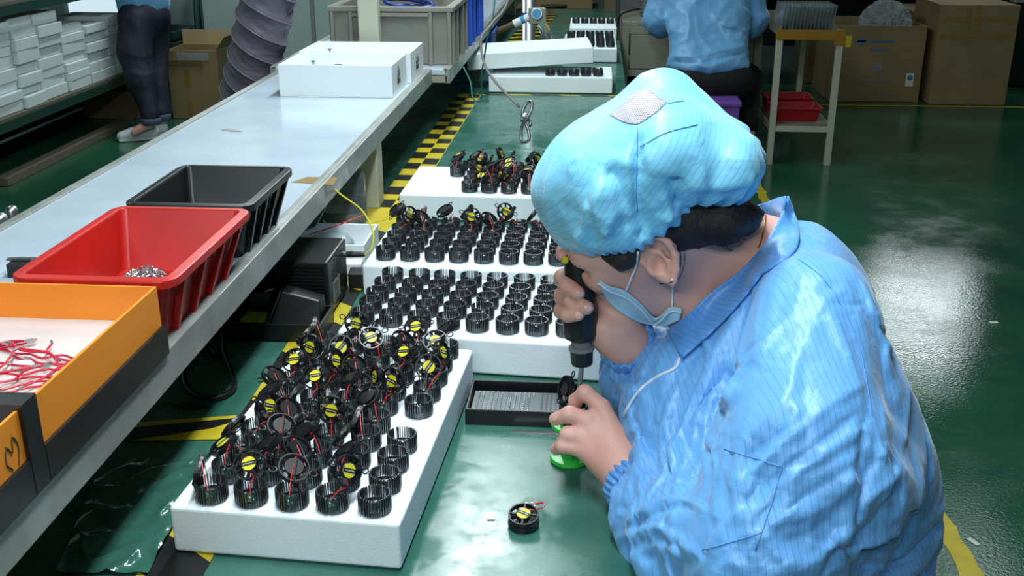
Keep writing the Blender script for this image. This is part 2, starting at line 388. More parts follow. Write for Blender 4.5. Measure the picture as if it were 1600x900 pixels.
# heap of screws (nobody could count it)
def heap(name, c, rx, ry, h, n, m, label, cat, seed=0, size=0.0035):
    r = random.Random(seed); mb = MB()
    for i in range(n):
        a = r.uniform(0, 2*PI); q = math.sqrt(r.random()); x, y = c[0]+rx*q*math.cos(a), c[1]+ry*q*math.sin(a); z = c[2]+h*(1-q*q)*r.random()+size*0.4
        d = Vector((r.gauss(0, 1), r.gauss(0, 1), r.gauss(0, .5))).normalized(); p = Vector((x, y, z))
        mb.lathe(p, [(size*.45, 0), (size*.45, size*.3), (size*.2, size*.35), (size*.2, size*1.4)], 6, d)
    o = tag(mb.build(name, m), label, cat, kind='stuff'); return o
c = at(228, 420, BZ+0.006)
heap('screw_heap', (-.605, 1.315, BZ+0.005), 0.030, 0.034, 0.016, 460, 'steel', 'heap of small silver screws in the red bin', 'screws', 1)
c = at(362, 318, BZ+0.006)
heap('screw_heap', (-0.535, 1.578, BZ+0.005), 0.022, 0.016, 0.014, 110, 'steel', 'few silver screws in the corner of the black bin', 'screws', 2)
# orange boxes in dark sleeves
def orange_box(x0, x1, y0, y1, label, z0=BZ+.0006):
    t = empty('orange_box', ((x0+x1)/2, (y0+y1)/2, z0), label, 'box')
    b = MB(); cx, cy = (x0+x1)/2, (y0+y1)/2; H = 0.080; w = 0.003
    b.box((cx, y0+w/2, z0+.004+H/2), (x1-x0, w, H)); b.box((cx, y1-w/2, z0+.004+H/2), (x1-x0, w, H))
    b.box((x0+w/2, cy, z0+.004+H/2), (w, y1-y0-2*w, H)); b.box((x1-w/2, cy, z0+.004+H/2), (w, y1-y0-2*w, H))
    b.build('sides', 'orange_plastic', t)
    MB().box((cx, cy, z0+0.0405), (x1-x0-2*w, y1-y0-2*w, 0.003)).build('liner', 'cream_inner', t)
    s = MB(); h = 0.036; e = 0.004
    s.box((cx, y0-e/2, z0+h/2), (x1-x0+2*e, e, h)); s.box((cx, y1+e/2, z0+h/2), (x1-x0+2*e, e, h)); s.box((x0-e/2, cy, z0+h/2), (e, y1-y0, h)); s.box((x1+e/2, cy, z0+h/2), (e, y1-y0, h)); s.box((cx, cy, z0+0.002), (x1-x0, y1-y0, 0.004))
    s.build('sleeve', 'black_plastic', t)
    return t
orange_box(-0.77, -0.486, 0.808, 1.084, 'open orange box of red wire leads next to the red bin')
ob2 = orange_box(-0.77, -0.486, 0.52, 0.797, 'nearest orange box in a dark sleeve at the lower left')
sl = MB(); sl.box((-0.628, 0.790, BZ+0.046), (0.293, 0.024, 0.088)); sl.build('end_sleeve', 'black_plastic', ob2)
# printed emblem on the near box side
em = MB(); pts = [(0.885, 0.035), (0.889, 0.052), (0.882, 0.064), (0.879, 0.05), (0.871, 0.06), (0.868, 0.045), (0.875, 0.036), (0.868, 0.028), (0.878, 0.024)]
em.tube([(-0.5068, y, BZ+z) for y, z in spline([Vector((y, z, 0)) for y, z in pts], 3) for z in [z]] if False else [(-0.4855, v.x-.120, BZ+v.y+0.004) for v in spline([(y, z, 0) for y, z in pts], 3)], 0.0007, 5); em.build('emblem', 'tan_dark', ob2)
# red wire leads in the orange box, each its own lead with two silver terminals
r = random.Random(4)
proto = None
lead_n = 0
def lead(seed):
    rr = random.Random(seed); L = rr.uniform(.03, .05); pts = [Vector((-L+2*L*k/4, rr.uniform(-.006, .006), 0.0012+0.001*rr.random())) for k in range(5)]
    t = empty('red_lead', (0, 0, 0)); MB().tube(spline(pts, 3), 0.0012, 6).build('wire', 'red_cord', t)
    for e, d in ((pts[0], -1), (pts[-1], 1)): MB().box(e+Vector((d*.004, 0, 0)), (.009, .0026, .0018)).build('terminal', 'steel', t)
    return t
leads = [lead(i) for i in range(5)]
for i in range(64):
    for tries in range(40):
        u, v = r.uniform(-0.725, -0.525), r.uniform(0.835, 1.00)
        if (u+0.63)**2/0.011+(v-.91)**2/0.0075 < 1: break
    o = leads[i] if i < 5 else copy_tree(leads[i % 5])
    o.location = (u, v, BZ+0.0425+0.0016*(i % 6)); o.rotation_euler = (0, r.uniform(-.05, .05), r.uniform(-.5, .7) + (PI/2 if r.random() < .2 else 0))
    tag(o, 'red wire lead with silver terminals in the pile inside the orange box', 'wire lead', 'red wire leads in the orange box')
for i in range(5):
    c = (-0.60+0.022*i, .955-0.006*i, BZ+0.0455)
    if i in (1, 3): tag(MB().lathe(c, [(.011, 0), (.011, .0015)], 14).build('white_disc', 'paper'), ('round white disc on the red leads', 'white disc beside the round one on the red leads')[i//2], 'disc')
# small black clamp left of the red bin
cp = Vector((-.79, 1.338, BZ)); k = empty('black_clamp', (cp.x, cp.y, BZ), 'small black clip on the belt left of the red bin', 'clip')
MB().box((cp.x, cp.y, BZ+0.010), (0.030, 0.034, 0.020), rz=.1).build('jaw', 'black_plastic', k, bevel=.002); MB().box((cp.x-.002, cp.y, BZ+0.022), (0.034, 0.008, 0.003), rz=.1).build('lever', 'dull_steel', k)
# white boxes
def white_box(x0, x1, y0, y1, h, label, rz):
    t = empty('white_box', ((x0+x1)/2, (y0+y1)/2, BZ), label, 'box'); cx, cy = (x0+x1)/2, (y0+y1)/2; w = .004
    b = MB()
    for c, s in (((cx, y0+w/2, h/2), (x1-x0, w, h)), ((cx, y1-w/2, h/2), (x1-x0, w, h)), ((x0+w/2, cy, h/2), (w, y1-y0-2*w, h)), ((x1-w/2, cy, h/2), (w, y1-y0-2*w, h)), ((cx, cy, w/2), (x1-x0-2*w, y1-y0-2*w, w))): b.box((c[0], c[1], c[2]+BZ+.0003), s)
    b.build('shell', 'white_plastic', t, bevel=.001)
    return t
wb1 = white_box(-0.815, -0.517, 2.705, 2.917, 0.083, 'front white open box on the conveyor', 0)
wb2 = white_box(-0.822, -0.506, 2.932, 3.150, 0.084, 'rear white open box on the conveyor in front of grey crate', 0)
for wbx, x, y in ((wb1, -0.5169, 2.80), (wb2, -0.5059, 3.04)):
    lb = MB()
    for q in range(5): lb.box((x+.0008, y-0.02+0.008*q, BZ+0.05+0.010*((q*7) % 3-1)), (.0006, .006, .018))
    lb.box((x+.0006, y, BZ+0.03), (.0006, .04, .012)); lb.build('stuck_label', 'tan_dark', wbx)
for wbx, x, y in ((wb1, -0.775, 2.907), (wb2, -0.785, 3.140)):
    lb = MB(); lb.box((x, y, BZ+0.062), (.010, .004, .004)); lb.box((x, y, BZ+0.05), (.003, .003, .022)); lb.build('clip', 'dull_steel', wbx)
tag(MB().lathe((-0.67, 2.76, BZ+.006), [(.02, 0), (.024, .06), (.012, .07)], 14).build('dark_cap', 'black_plastic', smooth=True), 'dark round cap peeping over the front white box', 'cap')
# round metal caps past the far rail
for px, py, rr, lab in ((8, 350, .016, 'larger shiny round metal cap past the left rail of the conveyor'), (38, 338, .010, 'smaller shiny metal cap past the left rail of the conveyor')):
    c = at(px, py, BZ-.01); c.x = -0.97
    t = empty('metal_cap', (c.x, c.y, BZ-.05), lab, 'metal cap'); MB().lathe((c.x, c.y, BZ-.05), [(rr*.5, 0), (rr, .01), (rr, .05), (rr*.8, .056), (rr*.3, .058)], 18).build('dome', 'steel', t, smooth=True); MB().box((c.x+.012, c.y, BZ-.04), (.03, .012, .012)).build('bracket', 'dull_steel', t)
# ================================================================ crates and post on the far conveyor
def crate(x0, x1, y0, y1, z0, h, m, label, rimm=None, ribs=True):
    t = empty('plastic_crate', ((x0+x1)/2, (y0+y1)/2, z0), label, 'crate'); cx, cy = (x0+x1)/2, (y0+y1)/2; w = .012
    b = MB()
    for c, s in (((cx, y0+w/2, h/2), (x1-x0, w, h)), ((cx, y1-w/2, h/2), (x1-x0, w, h)), ((x0+w/2, cy, h/2), (w, y1-y0-2*w, h)), ((x1-w/2, cy, h/2), (w, y1-y0-2*w, h)), ((cx, cy, .006), (x1-x0-2*w, y1-y0-2*w, .012))): b.box((c[0], c[1], c[2]+z0), s)
    b.build('body', m, t, bevel=.004)
    r = MB(); e = .014
    for c, s in (((cx, y0-e/2, h-.008), (x1-x0+2*e, e, .016)), ((cx, y1+e/2, h-.008), (x1-x0+2*e, e, .016)), ((x0-e/2, cy, h-.008), (e, y1-y0, .016)), ((x1+e/2, cy, h-.008), (e, y1-y0, .016))): r.box((c[0], c[1], c[2]+z0), s)
    r.build('rim', m, t, bevel=.003)
    rb = MB(); L = x1-x0
    for f in (.0, .16, .84, 1.0): rb.box((x0+L*f, y0-e/2, z0+h/2-.008), (.012, e, h-.016))
    rb.box((cx, y0-e/2, z0+h*.86), (L*.68, e, .012))
    for f in (.04, .30, .70, .96): rb.box((x1+e/2, y0+(y1-y0)*f, z0+h/2-.008), (e, .012, h-.016)); rb.box((x0-e/2, y0+(y1-y0)*f, z0+h/2-.008), (e, .012, h-.016))
    rb.build('ribs', m, t, bevel=.002)
    return t
gy = 3.262
a, b = atY(497, 20, gy), atY(705, 22, gy); bt = atY(697, 103, gy)
gc = crate(-0.800, -0.440, gy, gy+0.36, BZ+.001, 0.175, 'grey_crate', 'large grey plastic crate holding a blue hose on the conveyor')
lab = MB(); lab.box((-0.595, gy-.0006, BZ+.105), (.085, .001, .06)); lab.build('paper_label', 'print_pale', gc)
crate(-0.78, -0.435, 3.68, 4.10, BZ+.001, 0.20, 'blue_plastic', 'blue plastic crate behind the grey crate on the conveyor')
crate(-0.62, -0.50, 4.35, 4.62, BZ+.001, 0.12, 'blue_plastic', 'small blue bin beyond the blue crate on the conveyor')
# blue hose coil
hp = []
for k in range(60):
    t_ = k/59*5*PI; rr = .07+.012*math.sin(t_*1.7); hp.append((-0.60+rr*1.1*math.cos(t_), gy+.18+rr*1.3*math.sin(t_), BZ+.135+.05*k/60+.012*math.sin(t_*.9)))
hp += [(-.50, gy+.22, BZ+.2), (-.51, gy+.28, BZ+.26), (-.53, gy+.30, BZ+.40), (-.54, gy+.30, BZ+.60)]
tag(MB().tube(spline(hp, 3), .0062, 8).build('air_hose', 'blue_hose', smooth=True), 'tangled blue air hose inside the grey crate', 'hose')
tag(MB().box((-.61, gy+.18, BZ+.069), (.2, .24, .11)).build('carton_stack', 'cardboard_dark', bevel=.004), 'low brown carton under the blue hose in the grey crate', 'carton')
pp = empty('steel_post', (-0.675, 3.205, BZ), 'beige square post rising from the conveyor before the grey crate', 'post')
MB().box((-0.675, 3.205, BZ+0.602), (0.062, 0.040, 1.2)).build('post_tube', 'cream_metal', pp, bevel=.005); MB().box((-0.675, 3.205, BZ+.0035), (0.09, 0.060, .006)).build('foot_plate', 'cream_metal', pp)
# ================================================================ spiral duct
a = P(384, 168, 3.62); b = P(425, -60, 3.35)
t = empty('spiral_duct', (a.x, a.y, 0.0), 'grey flexible spiral duct hanging behind the conveyor', 'duct')
ax = [Vector((a.x-.04, a.y+.05, .55)), Vector(a), P(400, 90, 3.5), Vector(b), b+Vector((.06, -.05, .5))]
ctr = spline(ax, 40); Rd = .092; m = MB(); rings = []
n = len(ctr)
for i, p in enumerate(ctr):
    d = (ctr[min(i+1, n-1)]-ctr[max(i-1, 0)]).normalized(); u = d.orthogonal().normalized(); u = Vector((1, 0, 0))-d*d.x; u.normalize(); v = d.cross(u)
    s_ = sum((ctr[k+1]-ctr[k]).length for k in range(i)); rg = []
    for k in range(48):
        th = 2*PI*k/48; ph = (s_/.070 + 2*th/(2*PI)) % 1.0; rr = Rd*(1.0-.10*math.sin(PI*ph)**.8) + .0022*math.sin(ph*PI)*math.sin(th*3+noise.noise(Vector((s_*40, th*2, 0)))*7+ph*24)*1.6
        rg.append(p+(u*math.cos(th)+v*math.sin(th))*rr)
    rings.append(rg)
m.ring_loft(rings, caps=False); m.build('fabric_sleeve', 'duct', t, smooth=True)
cum = [0]
for k in range(n-1): cum.append(cum[-1]+(ctr[k+1]-ctr[k]).length)
for st_ in (0, 1):
    hl = []
    for i in range(int(cum[-1]/.140*40)):
        tt = i/40*.140; th = -2*PI*i/40+st_*PI; k = min(int(np.searchsorted(cum, tt, 'right'))-1, n-2)
        p = ctr[k].lerp(ctr[k+1], (tt-cum[k])/(cum[k+1]-cum[k])); d = (ctr[k+1]-ctr[k]).normalized(); u = Vector((1, 0, 0))-d*d.x; u.normalize(); v = d.cross(u)
        hl.append(p+(u*math.cos(th)+v*math.sin(th))*(Rd+.0005))
    MB().tube(hl, .0028, 6).build('spiral_wire', 'duct', t, smooth=True)
# ================================================================ steel pipe post and air regulator
cpx = at(826, 86, TZ)
t = empty('steel_pipe_post', (cpx.x, cpx.y, TZ), 'polished steel pipe post with a blue band on the far table', 'post')
MB().lathe((cpx.x, cpx.y, TZ+.001), [(.045, 0), (.045, .008), (.03, .009), (.03, .62)], 20).build('pipe', 'steel', t, smooth=True)
MB().lathe((cpx.x, cpx.y, TZ+.17), [(.0308, 0), (.0312, .003), (.0312, .018), (.0308, .02)], 20).build('band', 'blue_band', t)
rg = P(838, 6, 5.2)
rg = Vector((cpx.x+.04, cpx.y-.045, rg.z))
t = empty('air_regulator', tuple(rg), 'grey air pressure regulator clamped to the steel pipe post', 'regulator')
MB().box(rg, (.075, .05, .07), rz=.2).build('housing', 'cabinet', t, bevel=.006)
MB().lathe(rg+Vector((.02, -.024, -.03)), [(.018, 0), (.024, .01), (.022, .10)], 14, axis=(.45, -.15, -.85)).build('bowl', 'clear_plastic', t, smooth=True)
MB().lathe(rg+Vector((.062, -.038, -.115)), [(.02, 0), (.02, .014), (.008, .022)], 14, axis=(.45, -.15, -.85)).build('bowl_cap', 'cabinet', t)
MB().lathe(rg+Vector((0, -.026, .012)), [(.024, 0), (.026, .006), (.024, .012)], 20, axis=(0, -1, .1)).build('gauge_rim', 'steel', t)
MB().lathe(rg+Vector((0, -.0385, .012)), [(.021, 0), (.021, .001)], 20, axis=(0, -1, .1)).build('gauge_face', 'gauge_blue', t)
MB().lathe(rg+Vector((-.035, -.01, -.005)), [(.017, 0), (.017, .075)], 12, axis=(-.88, 0, -.4)).build('filter_body', 'white_plastic', t)
MB().lathe(rg+Vector((-.055, -.01, -.014)), [(.0175, 0), (.0175, .018)], 12, axis=(-.88, 0, -.4)).build('filter_band', 'gauge_blue', t)
MB().tube(spline([rg+Vector((-.10, -.01, -.036)), rg+Vector((-.16, -.02, -.06)), rg+Vector((-.25, -.03, -.09)), rg+Vector((-.36, -.03, -.1))], 6), .014, 8).build('hose_tail', 'tan_dark', t, smooth=True)
# ================================================================ hanging hook and cords
h0 = P(755, 75, 2.0)
tp = [P(845, -260, 2.0), P(800, -20, 2.0), P(770, 35, 2.0), P(752, 60, 2.0), P(757, 100, 2.0), P(776, 130, 2.0), P(812, 168, 2.0)]
t = empty('hanging_hook', tuple(tp[0]), 'bent steel wire hook hanging from a grey cord over the table', 'hook')
MB().tube(spline(tp, 6), .0026, 8).build('cord', 'wire_grey', t, smooth=True)
q = [(815, 190), (817, 172), (824, 160), (831, 160), (830, 172), (824, 184), (819, 190), (815, 200), (814, 214), (815, 221), (822, 222), (827, 216), (825, 202), (820, 192), (824, 186), (829, 192), (828, 197)]
MB().tube(spline([P(x, y, 2.0+.006*math.sin(i)) for i, (x, y) in enumerate(q)], 5), .0030, 8).build('wire_hook', 'dull_steel', t, smooth=True)
MB().lathe(P(819, 178, 2.0)-Vector((0, 0, .015)), [(.0065, 0), (.007, .004), (.007, .012), (.005, .016)], 10).build('crimp', 'steel', t)
q = [(775, -40, 3.0), (770, 30, 3.0), (761, 62, 3.05), (756, 95, 3.1), (752, 120, 3.15), (752, 152, 3.2), (744, 158, 3.2), (738, 150, 3.2), (735, 128, 3.2), (724, 105, 3.2)]
tag(MB().tube(spline([P(*v) for v in q], 6), .0026, 8).build('green_hanging_wire', 'wire_green', smooth=True), 'thin green cord looping down beside the far conveyor', 'cord')
# ================================================================ foam pads
def pad(c, size, rz, label, m='foam', h=.058, z0=TZ, holes=None, tilt=None):
    o = MB(); o.box((0, 0, h/2), (size[0], size[1], h)); ob = o.build('foam_pad', m, bevel=.004, bseg=3)
    ob.location = (c[0], c[1], z0+.0025); ob.rotation_euler = (tilt[0], tilt[1], rz) if tilt else (0, 0, rz)
    return tag(ob, label, 'foam pad')
PH = .0605
PAD = {}
def corner_pad(key, fl, size, rz, label, m='foam', z0=TZ):
    R = Matrix.Rotation(rz, 2); c = Vector(fl[:2])+R@Vector((size[0]/2, size[1]/2)); PAD[key] = (c, rz, size, z0)
    return pad(c, size, rz, label, m, z0=z0)
corner_pad('A', (-.457, .979), (.262, .47), math.radians(-3.3), 'front white foam pad standing lengthwise, crowded with fans')
corner_pad('B', (-.386, 1.487), (.468, .262), math.radians(-4.2), 'middle white foam pad with five rows of bare heat sinks')
corner_pad('C', (-.412, 1.792), (.468, .262), math.radians(-1.5), 'third white foam pad behind the middle one, partly piled with fans')
corner_pad('D', (-.430, 2.275), (.49, .265), math.radians(-1), 'white foam pad farthest back of the near four, bare left end')
corner_pad('E', (-.385, 3.90), (.455, .262), math.radians(0), 'white foam pad beyond the joint under a tilted pad', 'foam_far')
corner_pad('G', (-.135, 4.66), (.235, .50), math.radians(0.5), 'white foam pad with five columns of heat sinks by the cabinet', 'foam_far')
corner_pad('H', (-.125, 5.40), (.235, .46), math.radians(0.5), 'farthest white foam pad on the far table', 'foam_far')
# upper pad lying askew on the heat sinks
fp = MB(); fp.box((0, 0, .029), (.47, .26, .058)); fo = fp.build('foam_pad', 'foam_far', bevel=.004, bseg=3)
fo.location = (-.245, 4.09, TZ+PH+.030); fo.rotation_euler = (math.radians(1.0), math.radians(-3.2), math.radians(5))
tag(fo, 'tilted white foam pad lying across another pad, dimpled top', 'foam pad')
dm = MB()
for i in range(10):
    for j in range(4): dm.lathe((-.205+.045*i, -.09+.058*j, .0582), [(.016, 0), (.015, .0008)], 12)
dm.build('dimples', 'foam_far', fo).parent = fo
# clear wrinkled film beside pad A
wrinkled('plastic_film', (at(165, 720, TZ), at(90, 900, TZ), at(232, 900, TZ), at(330, 725, TZ)), 'film', 'wrinkled film on the table under the conveyor edge', 'film', .005, seed=3)
# ================================================================ finned heat sinks and their little fans
def finned_ring(parent, seed=0):
    r = random.Random(seed); b = MB(); N = 36
    for k in range(N):
        a = 2*PI*k/N; wide = (k % 18 == 9)
        if k % 18 == 10: continue
        ri, ro, th = 0.0154, 0.0186, 0.0024 if wide else 0.0011
        c, s = math.cos(a), math.sin(a); d = Vector((c, s, 0)); t = Vector((-s, c, 0))
        zt = 0.0225
        prof = [(ri, .004), (ro-.0018, .0008), (ro, .0035), (ro, zt-.001), (ro-.0006, zt), (ri+.0004, zt), (ri, zt-.001)]
        lo = [d*q+t*(-th/2)+Vector((0, 0, z)) for q, z in prof]; hi = [d*q+t*(th/2)+Vector((0, 0, z)) for q, z in prof]
        b.ring_loft([lo, hi])
    o = b.build('fin_ring', 'chrome_black', parent)
    c = MB(); c.lathe((0, 0, 0), [(.0158, .0), (.0168, .0025), (.0168, .0075), (.0160, .0075), (.0155, .0035), (.0045, .0032), (.0036, .012), (.001, .0125)], 32); c.build('base_cup', 'chrome_black', parent, smooth=False)
    return o
def bare_sink():
    t = empty('heat_sink', (0, 0, 0)); finned_ring(t); return t
def fan_parts(parent, mx, disc=False, ears=True):
    """fan about 36 mm across: outer hoop, hub on four arms, label, two wire guide loops"""
    t3 = mx.to_3x3(); tr = mx.to_translation()
    def W(p): return t3 @ Vector(p) + tr
    f = MB()
    f.lathe((0, 0, 0), [(.0163, -.003), (.0180, -.003), (.0182, 0), (.0180, .003), (.0163, .003), (.0160, 0), (.0163, -.003)], 30, caps=False)
    for k in range(4):
        a = PI/2*k+.4; f.bar((.0075*math.cos(a), .0075*math.sin(a), .002), (.0166*math.cos(a), .0166*math.sin(a), .002), .0022, .0018)
    f.lathe((0, 0, 0), [(.0088, -.0025), (.0092, .003), (.0086, .0036)], 22)
    if disc: f.lathe((0, 0, 0), [(.0108, -.0036), (.0112, -.0024), (.009, -.0022)], 24)
    for sg in ((-1, 1) if ears else ()):
        f.tube([(sg*(.0182+.0045+.0045*math.cos(q)), .0035*math.sin(q)+.004, .001) for q in (2*PI*i/12 for i in range(12))], .0009, 6, closed=True)
    f.bm.transform(mx); fo = f.build('fan_frame', 'fan_black', parent)
    bl = MB()
    for k in range(7):
        a = 2*PI*k/7; d = Vector((math.cos(a), math.sin(a), 0)); n = Vector((-d.y, d.x, 0))
        lo = [d*.009+n*(-.0022)+Vector((0, 0, -.0024)), d*.0153+n*(-.003)+Vector((0, 0, -.0024)), d*.0153+n*.003+Vector((0, 0, .0012)), d*.009+n*.0022+Vector((0, 0, .0012))]
        bl.hexa(lo, [v+Vector((0, 0, .0006)) for v in lo])
    bl.bm.transform(mx); r = bl.build('blades', 'fan_black', fo)
    lb = MB(); lb.lathe((0, 0, 0.0036), [(.0082, 0), (.0082, .0004)], 22); lb.bm.transform(mx); l = lb.build('fan_label', 'fan_label', fo)
    bd = MB(); bd.box((0, 0, .0042), (.0162, .0050, .0003)); bd.bm.transform(mx); bd.build('label_band', 'label_band', fo)
    tx = MB()
    for q in range(7): tx.box((-.0055+.0018*q, .0008*((q*5) % 3-1)*.3, .0044), (.0011, .0013, .0002))
    tx.bm.transform(mx); tx.build('label_print', 'label_text', fo)
    return fo, W
def fanned_sink(nrm, ctr, spin, disc, seed):
    r = random.Random(seed); t = empty('heat_sink', (0, 0, 0)); finned_ring(t)
    n = Vector(nrm).normalized(); q = Vector((0, 0, 1)).rotation_difference(n).to_matrix().to_4x4() @ Matrix.Rotation(spin, 4, 'Z')
    mx = Matrix.Translation(ctr) @ q; fo, W = fan_parts(t, mx, disc)
    bp = Vector((.003, -.0125, .0135)); pb = MB(); m3 = Matrix.Rotation(math.radians(62), 4, 'X') @ Matrix.Rotation(.15, 4, 'Y')
    pb.box(bp, (.013, .010, .0014), mx=m3); b = pb.build('circuit_board', 'board_green', t)
    cm = MB()
    for k in range(5): cm.box(bp+Vector((-.0045+.0022*k, -.0012, .001*((k*3) % 4-1.5))), (.0013, .0013, .0012), mx=m3)
    cm.build('chips', 'steel', b)
    s = W((.0, -.009, .001)); s2 = W((.003, -.0175, .001))
    for nm, mm, off in (('red_wire', 'wire_red', .0), ('black_wire', 'wire_black', .0018)):
        mid = (s2+bp)/2+Vector((off*2, -.002, .006)); MB().tube(spline([s+Vector((off, 0, 0)), s2+Vector((off, 0, .001)), mid, bp+Vector((off, .0, .0035))], 4), .0007, 5).build(nm, mm, t)
    return t
VAR = [((0, -.62, .75), (-.006, .019, .036), .3, False), ((.25, -.85, .45), (-.002, .020, .038), 1.2, False), ((-.45, -.25, .85), (-.013, .015, .034), .9, False),
       ((.45, .2, -.8), (-.010, .021, .034), .2, True), ((.8, -.45, .35), (.012, .018, .038), .5, False), ((-.88, -.25, .2), (-.020, .012, .026), 2.0, False),
       ((-.45, .3, -.8), (-.008, .022, .033), 1.5, True), ((-.35, -.75, .5), (.002, .021, .038), 2.6, False), ((.75, -.25, -.55), (-.014, .016, .034), .7, True), ((-.3, -.9, .2), (.006, .020, .037), -.5, False)]
BARE = bare_sink(); FANS = [fanned_sink(*v, seed=i) for i, v in enumerate(VAR)]; _used = set()
def put(proto, loc, rz, label, group):
    if proto.name in _used: o = copy_tree(proto)
    else: o = proto; _used.add(proto.name)
    o.location = loc; o.rotation_euler = (0, 0, rz); return tag(o, label, 'heat sink', group)
def grid(key, off, pitch, ncol, nrow, where, kind, group, colname='from the left', skip=(), first_col=0):
    c, rz, size, z0 = PAD[key]; R = Matrix.Rotation(rz, 2); rr = random.Random(hash(key) % 1 + len(where))
    for j in range(nrow):
        for i in range(first_col, ncol):
            k = kind(i, j)
            if k is None: continue
            p = c + R@Vector((-size[0]/2+off[0]+pitch[0]*i+rr.uniform(-.0012, .0012), -size[1]/2+off[1]+pitch[1]*j+rr.uniform(-.0012, .0012)))
            col = ORD[i-first_col]; row = 'front row' if j == 0 else ORD[j]+' row back'
            if k == 'bare': put(BARE, (p.x, p.y, z0+PH), rr.uniform(-PI, PI), f'bare heat sink, {row}, {col} from left on {where}', group)
            else: put(FANS[k], (p.x, p.y, z0+PH), rr.uniform(-.45, .45), f'heat sink with fan, {row}, {col} from left on {where}', group)
ra = random.Random(21)
AK = [[5, 0, 6, 4, 'bare'], [2, 3, 6, 3, 'bare'], [8, 6, 3, 8, 'bare'], [4, 6, 9, 5, 'bare'], [3, 8, 5, 3, None], [6, 0, 3, 9, 'bare'], [0, 4, 6, 5, 1], [9, 1, 5, 0, 4], [8, 3, 0, 6, 0], [5, 9, 8, 0, 3]]
grid('A', (.042, .023), (.0466, .0462), 5, 10, 'the front foam pad', lambda i, j: AK[j][i], 'heat sinks on the front pad')
grid('B', (.030, .038), (.0463, .0475), 9, 5, 'the middle foam pad', lambda i, j: 'bare', 'heat sinks on the middle pad')
def ck(i, j):
    if j <= 2: return 'bare'
    if j == 3: return 'bare' if i in (2, 5, 6) else ra.choice((3, 4, 5, 6, 8, 9))
    return ra.choice((2, 3, 4, 5, 6, 8, 9, 3, 8, 6, 0))
grid('C', (.036, .044), (.0456, .0465), 9, 5, 'the third foam pad', ck, 'heat sinks on the third pad')
def dk(i, j):
    if i < 2 + (1 if j in (0, 1, 2) else 0): return None
    return ra.choice((2, 3, 4, 5, 6, 8, 9, 3, 8, 6, 7)) if not (j == 0 and i == 3) else 'bare'
grid('D', (-.018+.036, .040), (.0456, .0465), 9, 5, 'the fourth foam pad', dk, 'heat sinks on the fourth pad')
grid('E', (.225, .040), (.0440, .0465), 5, 2, 'the foam pad beyond the joint', lambda i, j: 'bare' if (j == 0 or i > 2) else None, 'heat sinks beyond the table joint')
grid('G', (.030, .060), (.0440, .0465), 5, 9, 'the five column foam pad', lambda i, j: 'bare', 'heat sinks on the five column pad')
grid('H', (.030, .20), (.0440, .0465), 5, 2, 'the farthest foam pad', lambda i, j: 'bare', 'heat sinks on the farthest pad')
# a few loose fans lying over the heat sinks
# one fan lying on the table in front of the worker
lp = at(818, 822, TZ); lf = empty('loose_fan', (lp.x, lp.y, TZ), 'single loose fan with circuit board lying on the green table', 'fan')
mx = Matrix.Translation((lp.x, lp.y, TZ+.0145)) @ Matrix.Rotation(math.radians(12), 4, 'X') @ Matrix.Rotation(-.45, 4, 'Z')
fb = MB(); fb.lathe((lp.x, lp.y, TZ+.001), [(.0175, 0), (.0185, .002), (.0185, .006), (.0165, .0065), (.0160, .003), (.006, .003), (.006, .010)], 26); fb.build('housing', 'fan_black', lf)
fan_parts(lf, mx, ears=False)
pb = MB(); bp = Vector((lp.x+.006, lp.y+.032, TZ+.009)); pb.lathe(bp, [(.010, 0), (.010, .0016)], 18, axis=(0, -.6, .8)); b = pb.build('circuit_board', 'board_green', lf)
cm = MB()
for k in range(4): cm.box(bp+Vector((-.005+.0034*k, -.001-.001*(k % 2), .003-.003*(k % 2))), (.0018, .0018, .0018))
cm.build('chips', 'steel', b)
MB().tube(spline([bp+Vector((.006, 0, .002)), bp+Vector((.016, -.004, .006)), bp+Vector((.016, -.014, .006)), (lp.x+.008, lp.y+.006, TZ+.018)], 5), .0009, 6).build('red_wire', 'wire_red', lf)
# ================================================================ parts tray, fixture and tools before the worker
def up(p, dz=0.0): return Vector((p.x, p.y, p.z+dz))
tc_ = at(815, 640, TZ); tr_l, tr_w, tr_h = .158, .098, .024
t = empty('screw_tray', (-.087, 1.358, TZ), 'black rectangular tray with perforated plate half filled with screws', 'tray')
cx, cy, rz_ = -.0870, 1.3580, math.radians(.5); b = MB()
for c, s in (((0, -tr_w/2+.002, tr_h/2), (tr_l, .004, tr_h)), ((0, tr_w/2-.002, tr_h/2), (tr_l, .004, tr_h)), ((-tr_l/2+.002, 0, tr_h/2), (.004, tr_w-.008, tr_h)), ((tr_l/2-.002, 0, tr_h/2), (.004, tr_w-.008, tr_h)), ((0, 0, .002), (tr_l-.008, tr_w-.008, .004))): b.box((cx+c[0], cy+c[1], TZ+.0004+c[2]), s)
b.build('tray_body', 'black_plastic', t, bevel=.0012)
b = MB(); b.box((cx, cy-.006, TZ+.0095), (tr_l-.012, tr_w-.024, .009)); pl = b.build('hole_plate', 'dull_steel', t); pl.data.materials.clear(); pl.data.materials.append(mat('plate_grey', (74, 82, 84), .35, .3))
b = MB()
nx, ny = 21, 12; gx = lambda i: cx-tr_l/2+.013+(tr_l-.026)*i/(nx-1); gy_ = lambda j: cy-.006+(tr_w-.034)/2-(tr_w-.034)*j/(ny-1)
hl_ = MB()
for i in range(14, nx):
    for j in range(ny): hl_.lathe((gx(i), gy_(j), TZ+.0139), [(.0017, 0), (.0017, .0003)], 8)
hl_.build('holes', 'label_band', t)
sp = None
